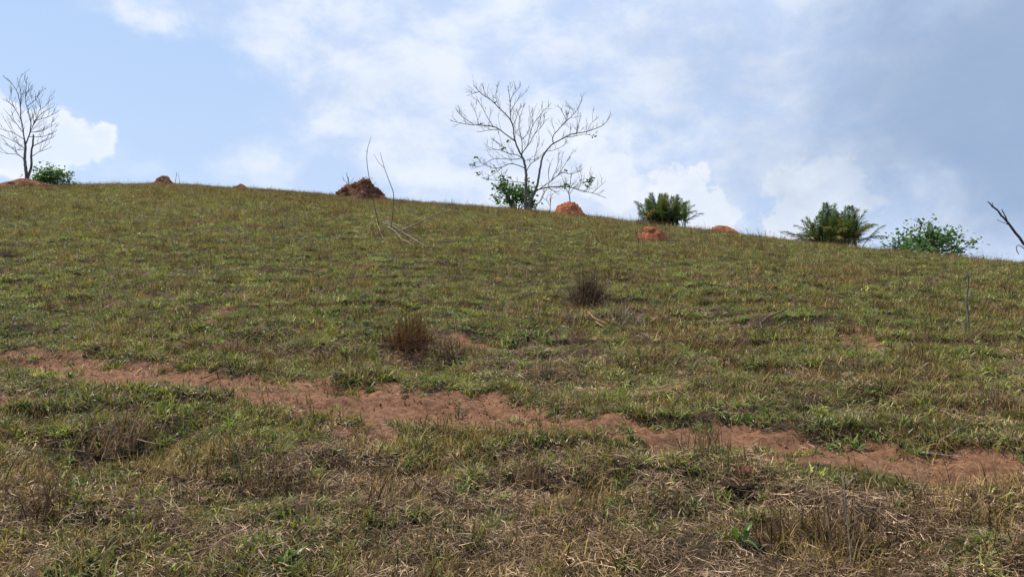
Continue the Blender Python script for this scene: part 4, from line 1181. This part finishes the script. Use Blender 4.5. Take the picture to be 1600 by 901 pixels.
# little weeds just past the crest to roughen the skyline
for k, (px, lab) in enumerate([(1195, 'thin dry weeds on the skyline right of the low orange mound'), (1500, 'bare weed sprigs on the skyline right of the airy small tree'), (700, 'spindly bare weeds on the skyline left of the large leafless tree'), (340, 'bare weed sprigs on the skyline left of the tiny brown mound')]):
    bb = crest_at(px, 44.5); rt = thing('skyline_weed', tuple(bb), lab, 'weed'); tb = Tubes(); rnd = random.Random(900 + k)
    for q in range(13):
        a = Vector((rnd.gauss(0, .8), rnd.gauss(0, .3), 0)); a.z = hz(bb[0] + a.x, bb[1] + a.y) - bb[2] - .02
        grow_twig(tb, a, Vector((rnd.gauss(0, .25), rnd.gauss(0, .25), 1)).normalized(), rnd.uniform(.15, .42), .008, rnd, 1)
    s_ = tb.build('stems', M_DSTICK, rt); s_['kind'] = 'stuff'

# broad leaved weeds that stand out singly
for k, (px, py, sz_, lab) in enumerate([(1335, 700, 1.08, 'upright broad green leaf weed on the lower edge of the track at right'),
                                      (1172, 660, 1.08, 'dark green leafy weed growing on the upper edge of the track right of centre'),
                                      (990, 690, 0.94, 'spreading green weed at the lower edge of the track at centre right'),
                                      (312, 515, 1.15, 'bright green leafy weed on the slope above the left end of the track'),
                                      (455, 875, 1.01, 'green weed at the bottom edge left of centre'),
                                      (1155, 850, 1.37, 'long bladed green weed near the bottom edge right of centre'),
                                      (108, 590, 1.08, 'bushy green weed standing on the lower edge of the track at far left'),
                                      (578, 612, 1.08, 'green tuft island growing in the middle of the bare track'),
                                      (725, 690, 0.94, 'light green leafy tuft below the track at centre')]):
    bb = at(px, py); rr = np.random.default_rng(500 + k); rt = thing('green_weed', tuple(bb), lab, 'weed', 'single green weeds near the track')
    for q in range(9):
        data = leaf(rr.uniform(.05, .10) * sz_, rr.uniform(.013, .022) * sz_, q * 0.75 + rr.uniform(-.3, .3), rr.uniform(.35, 1.25), rr, (rr.normal(0, .01), rr.normal(0, .01), -.005), .3, rr.uniform(.4, 1.3))
        me_ = mesh_np('leaf', [tuple(map(float, v)) for v in data[0]], data[1], {'bv': data[2]}); link_mesh('leaf', me_, M_LEAFW, rt) if 'M_LEAFW' in globals() else None
        if 'M_LEAFW' not in globals():
            M_LEAFW = leaf_material('weed_leaf', (0.050, 0.095, 0.020), (0.12, 0.18, 0.045), .3); link_mesh('leaf', me_, M_LEAFW, rt)


# ------------------------------------------------------------------ stones and dung on the slope
def lump_obj(name, label, cat, px, py, size, seed, mat):
    b = at(px, py); V = []; Fq = []; nu, nv = 18, 10
    for i in range(nv + 1):
        ph = math.pi * i / nv
        for j in range(nu):
            t = 2 * math.pi * j / nu; v = Vector((math.sin(ph) * math.cos(t), math.sin(ph) * math.sin(t), math.cos(ph)))
            q = 1 + .35 * mnoise.noise(v * 1.6 + Vector((seed, 0, 0))) + .12 * mnoise.noise(v * 5 + Vector((seed, 0, 0)))
            V.append((v.x * size[0] * q, v.y * size[1] * q, v.z * size[2] * q + size[2] * .35))
    for i in range(nv):
        for j in range(nu): a = i * nu + j; c = i * nu + (j + 1) % nu; Fq.append((a, a + nu, c + nu, c))
    o = link_mesh(name, mesh_np(name, V, Fq), mat); o.location = tuple(b); return tag(o, label, cat)


M_STONE = mound_material('pale_stone', (0.38, 0.35, 0.32), (0.55, 0.52, 0.48), (0.62, 0.60, 0.56))
M_DUNG = mound_material('grey_clod', (0.10, 0.075, 0.055), (0.17, 0.13, 0.095), (0.24, 0.19, 0.14))
lump_obj('stone', 'pale whitish stone in the grass on the right slope above the track', 'stone', 1326, 588, (.050, .035, .025), 3, M_STONE)
lump_obj('clod', 'flat grey-brown clod just left of the whitish stone', 'clod', 1308, 580, (.07, .05, .028), 5, M_DUNG)
lump_obj('stone', 'small pale stone in the grass below the tall dark tussock', 'stone', 878, 513, (.055, .035, .02), 7, M_STONE)
lump_obj('clod', 'brown earth clod above the track right of centre', 'clod', 985, 586, (.06, .045, .03), 9, M_DUNG)
lump_obj('clod', 'brown earth clod above the dark hollow at lower right', 'clod', 1165, 744, (.05, .035, .03), 11, M_MOUNDB)
print('verts', sum(len(o.data.vertices) for o in bpy.data.objects if o.type == 'MESH'))
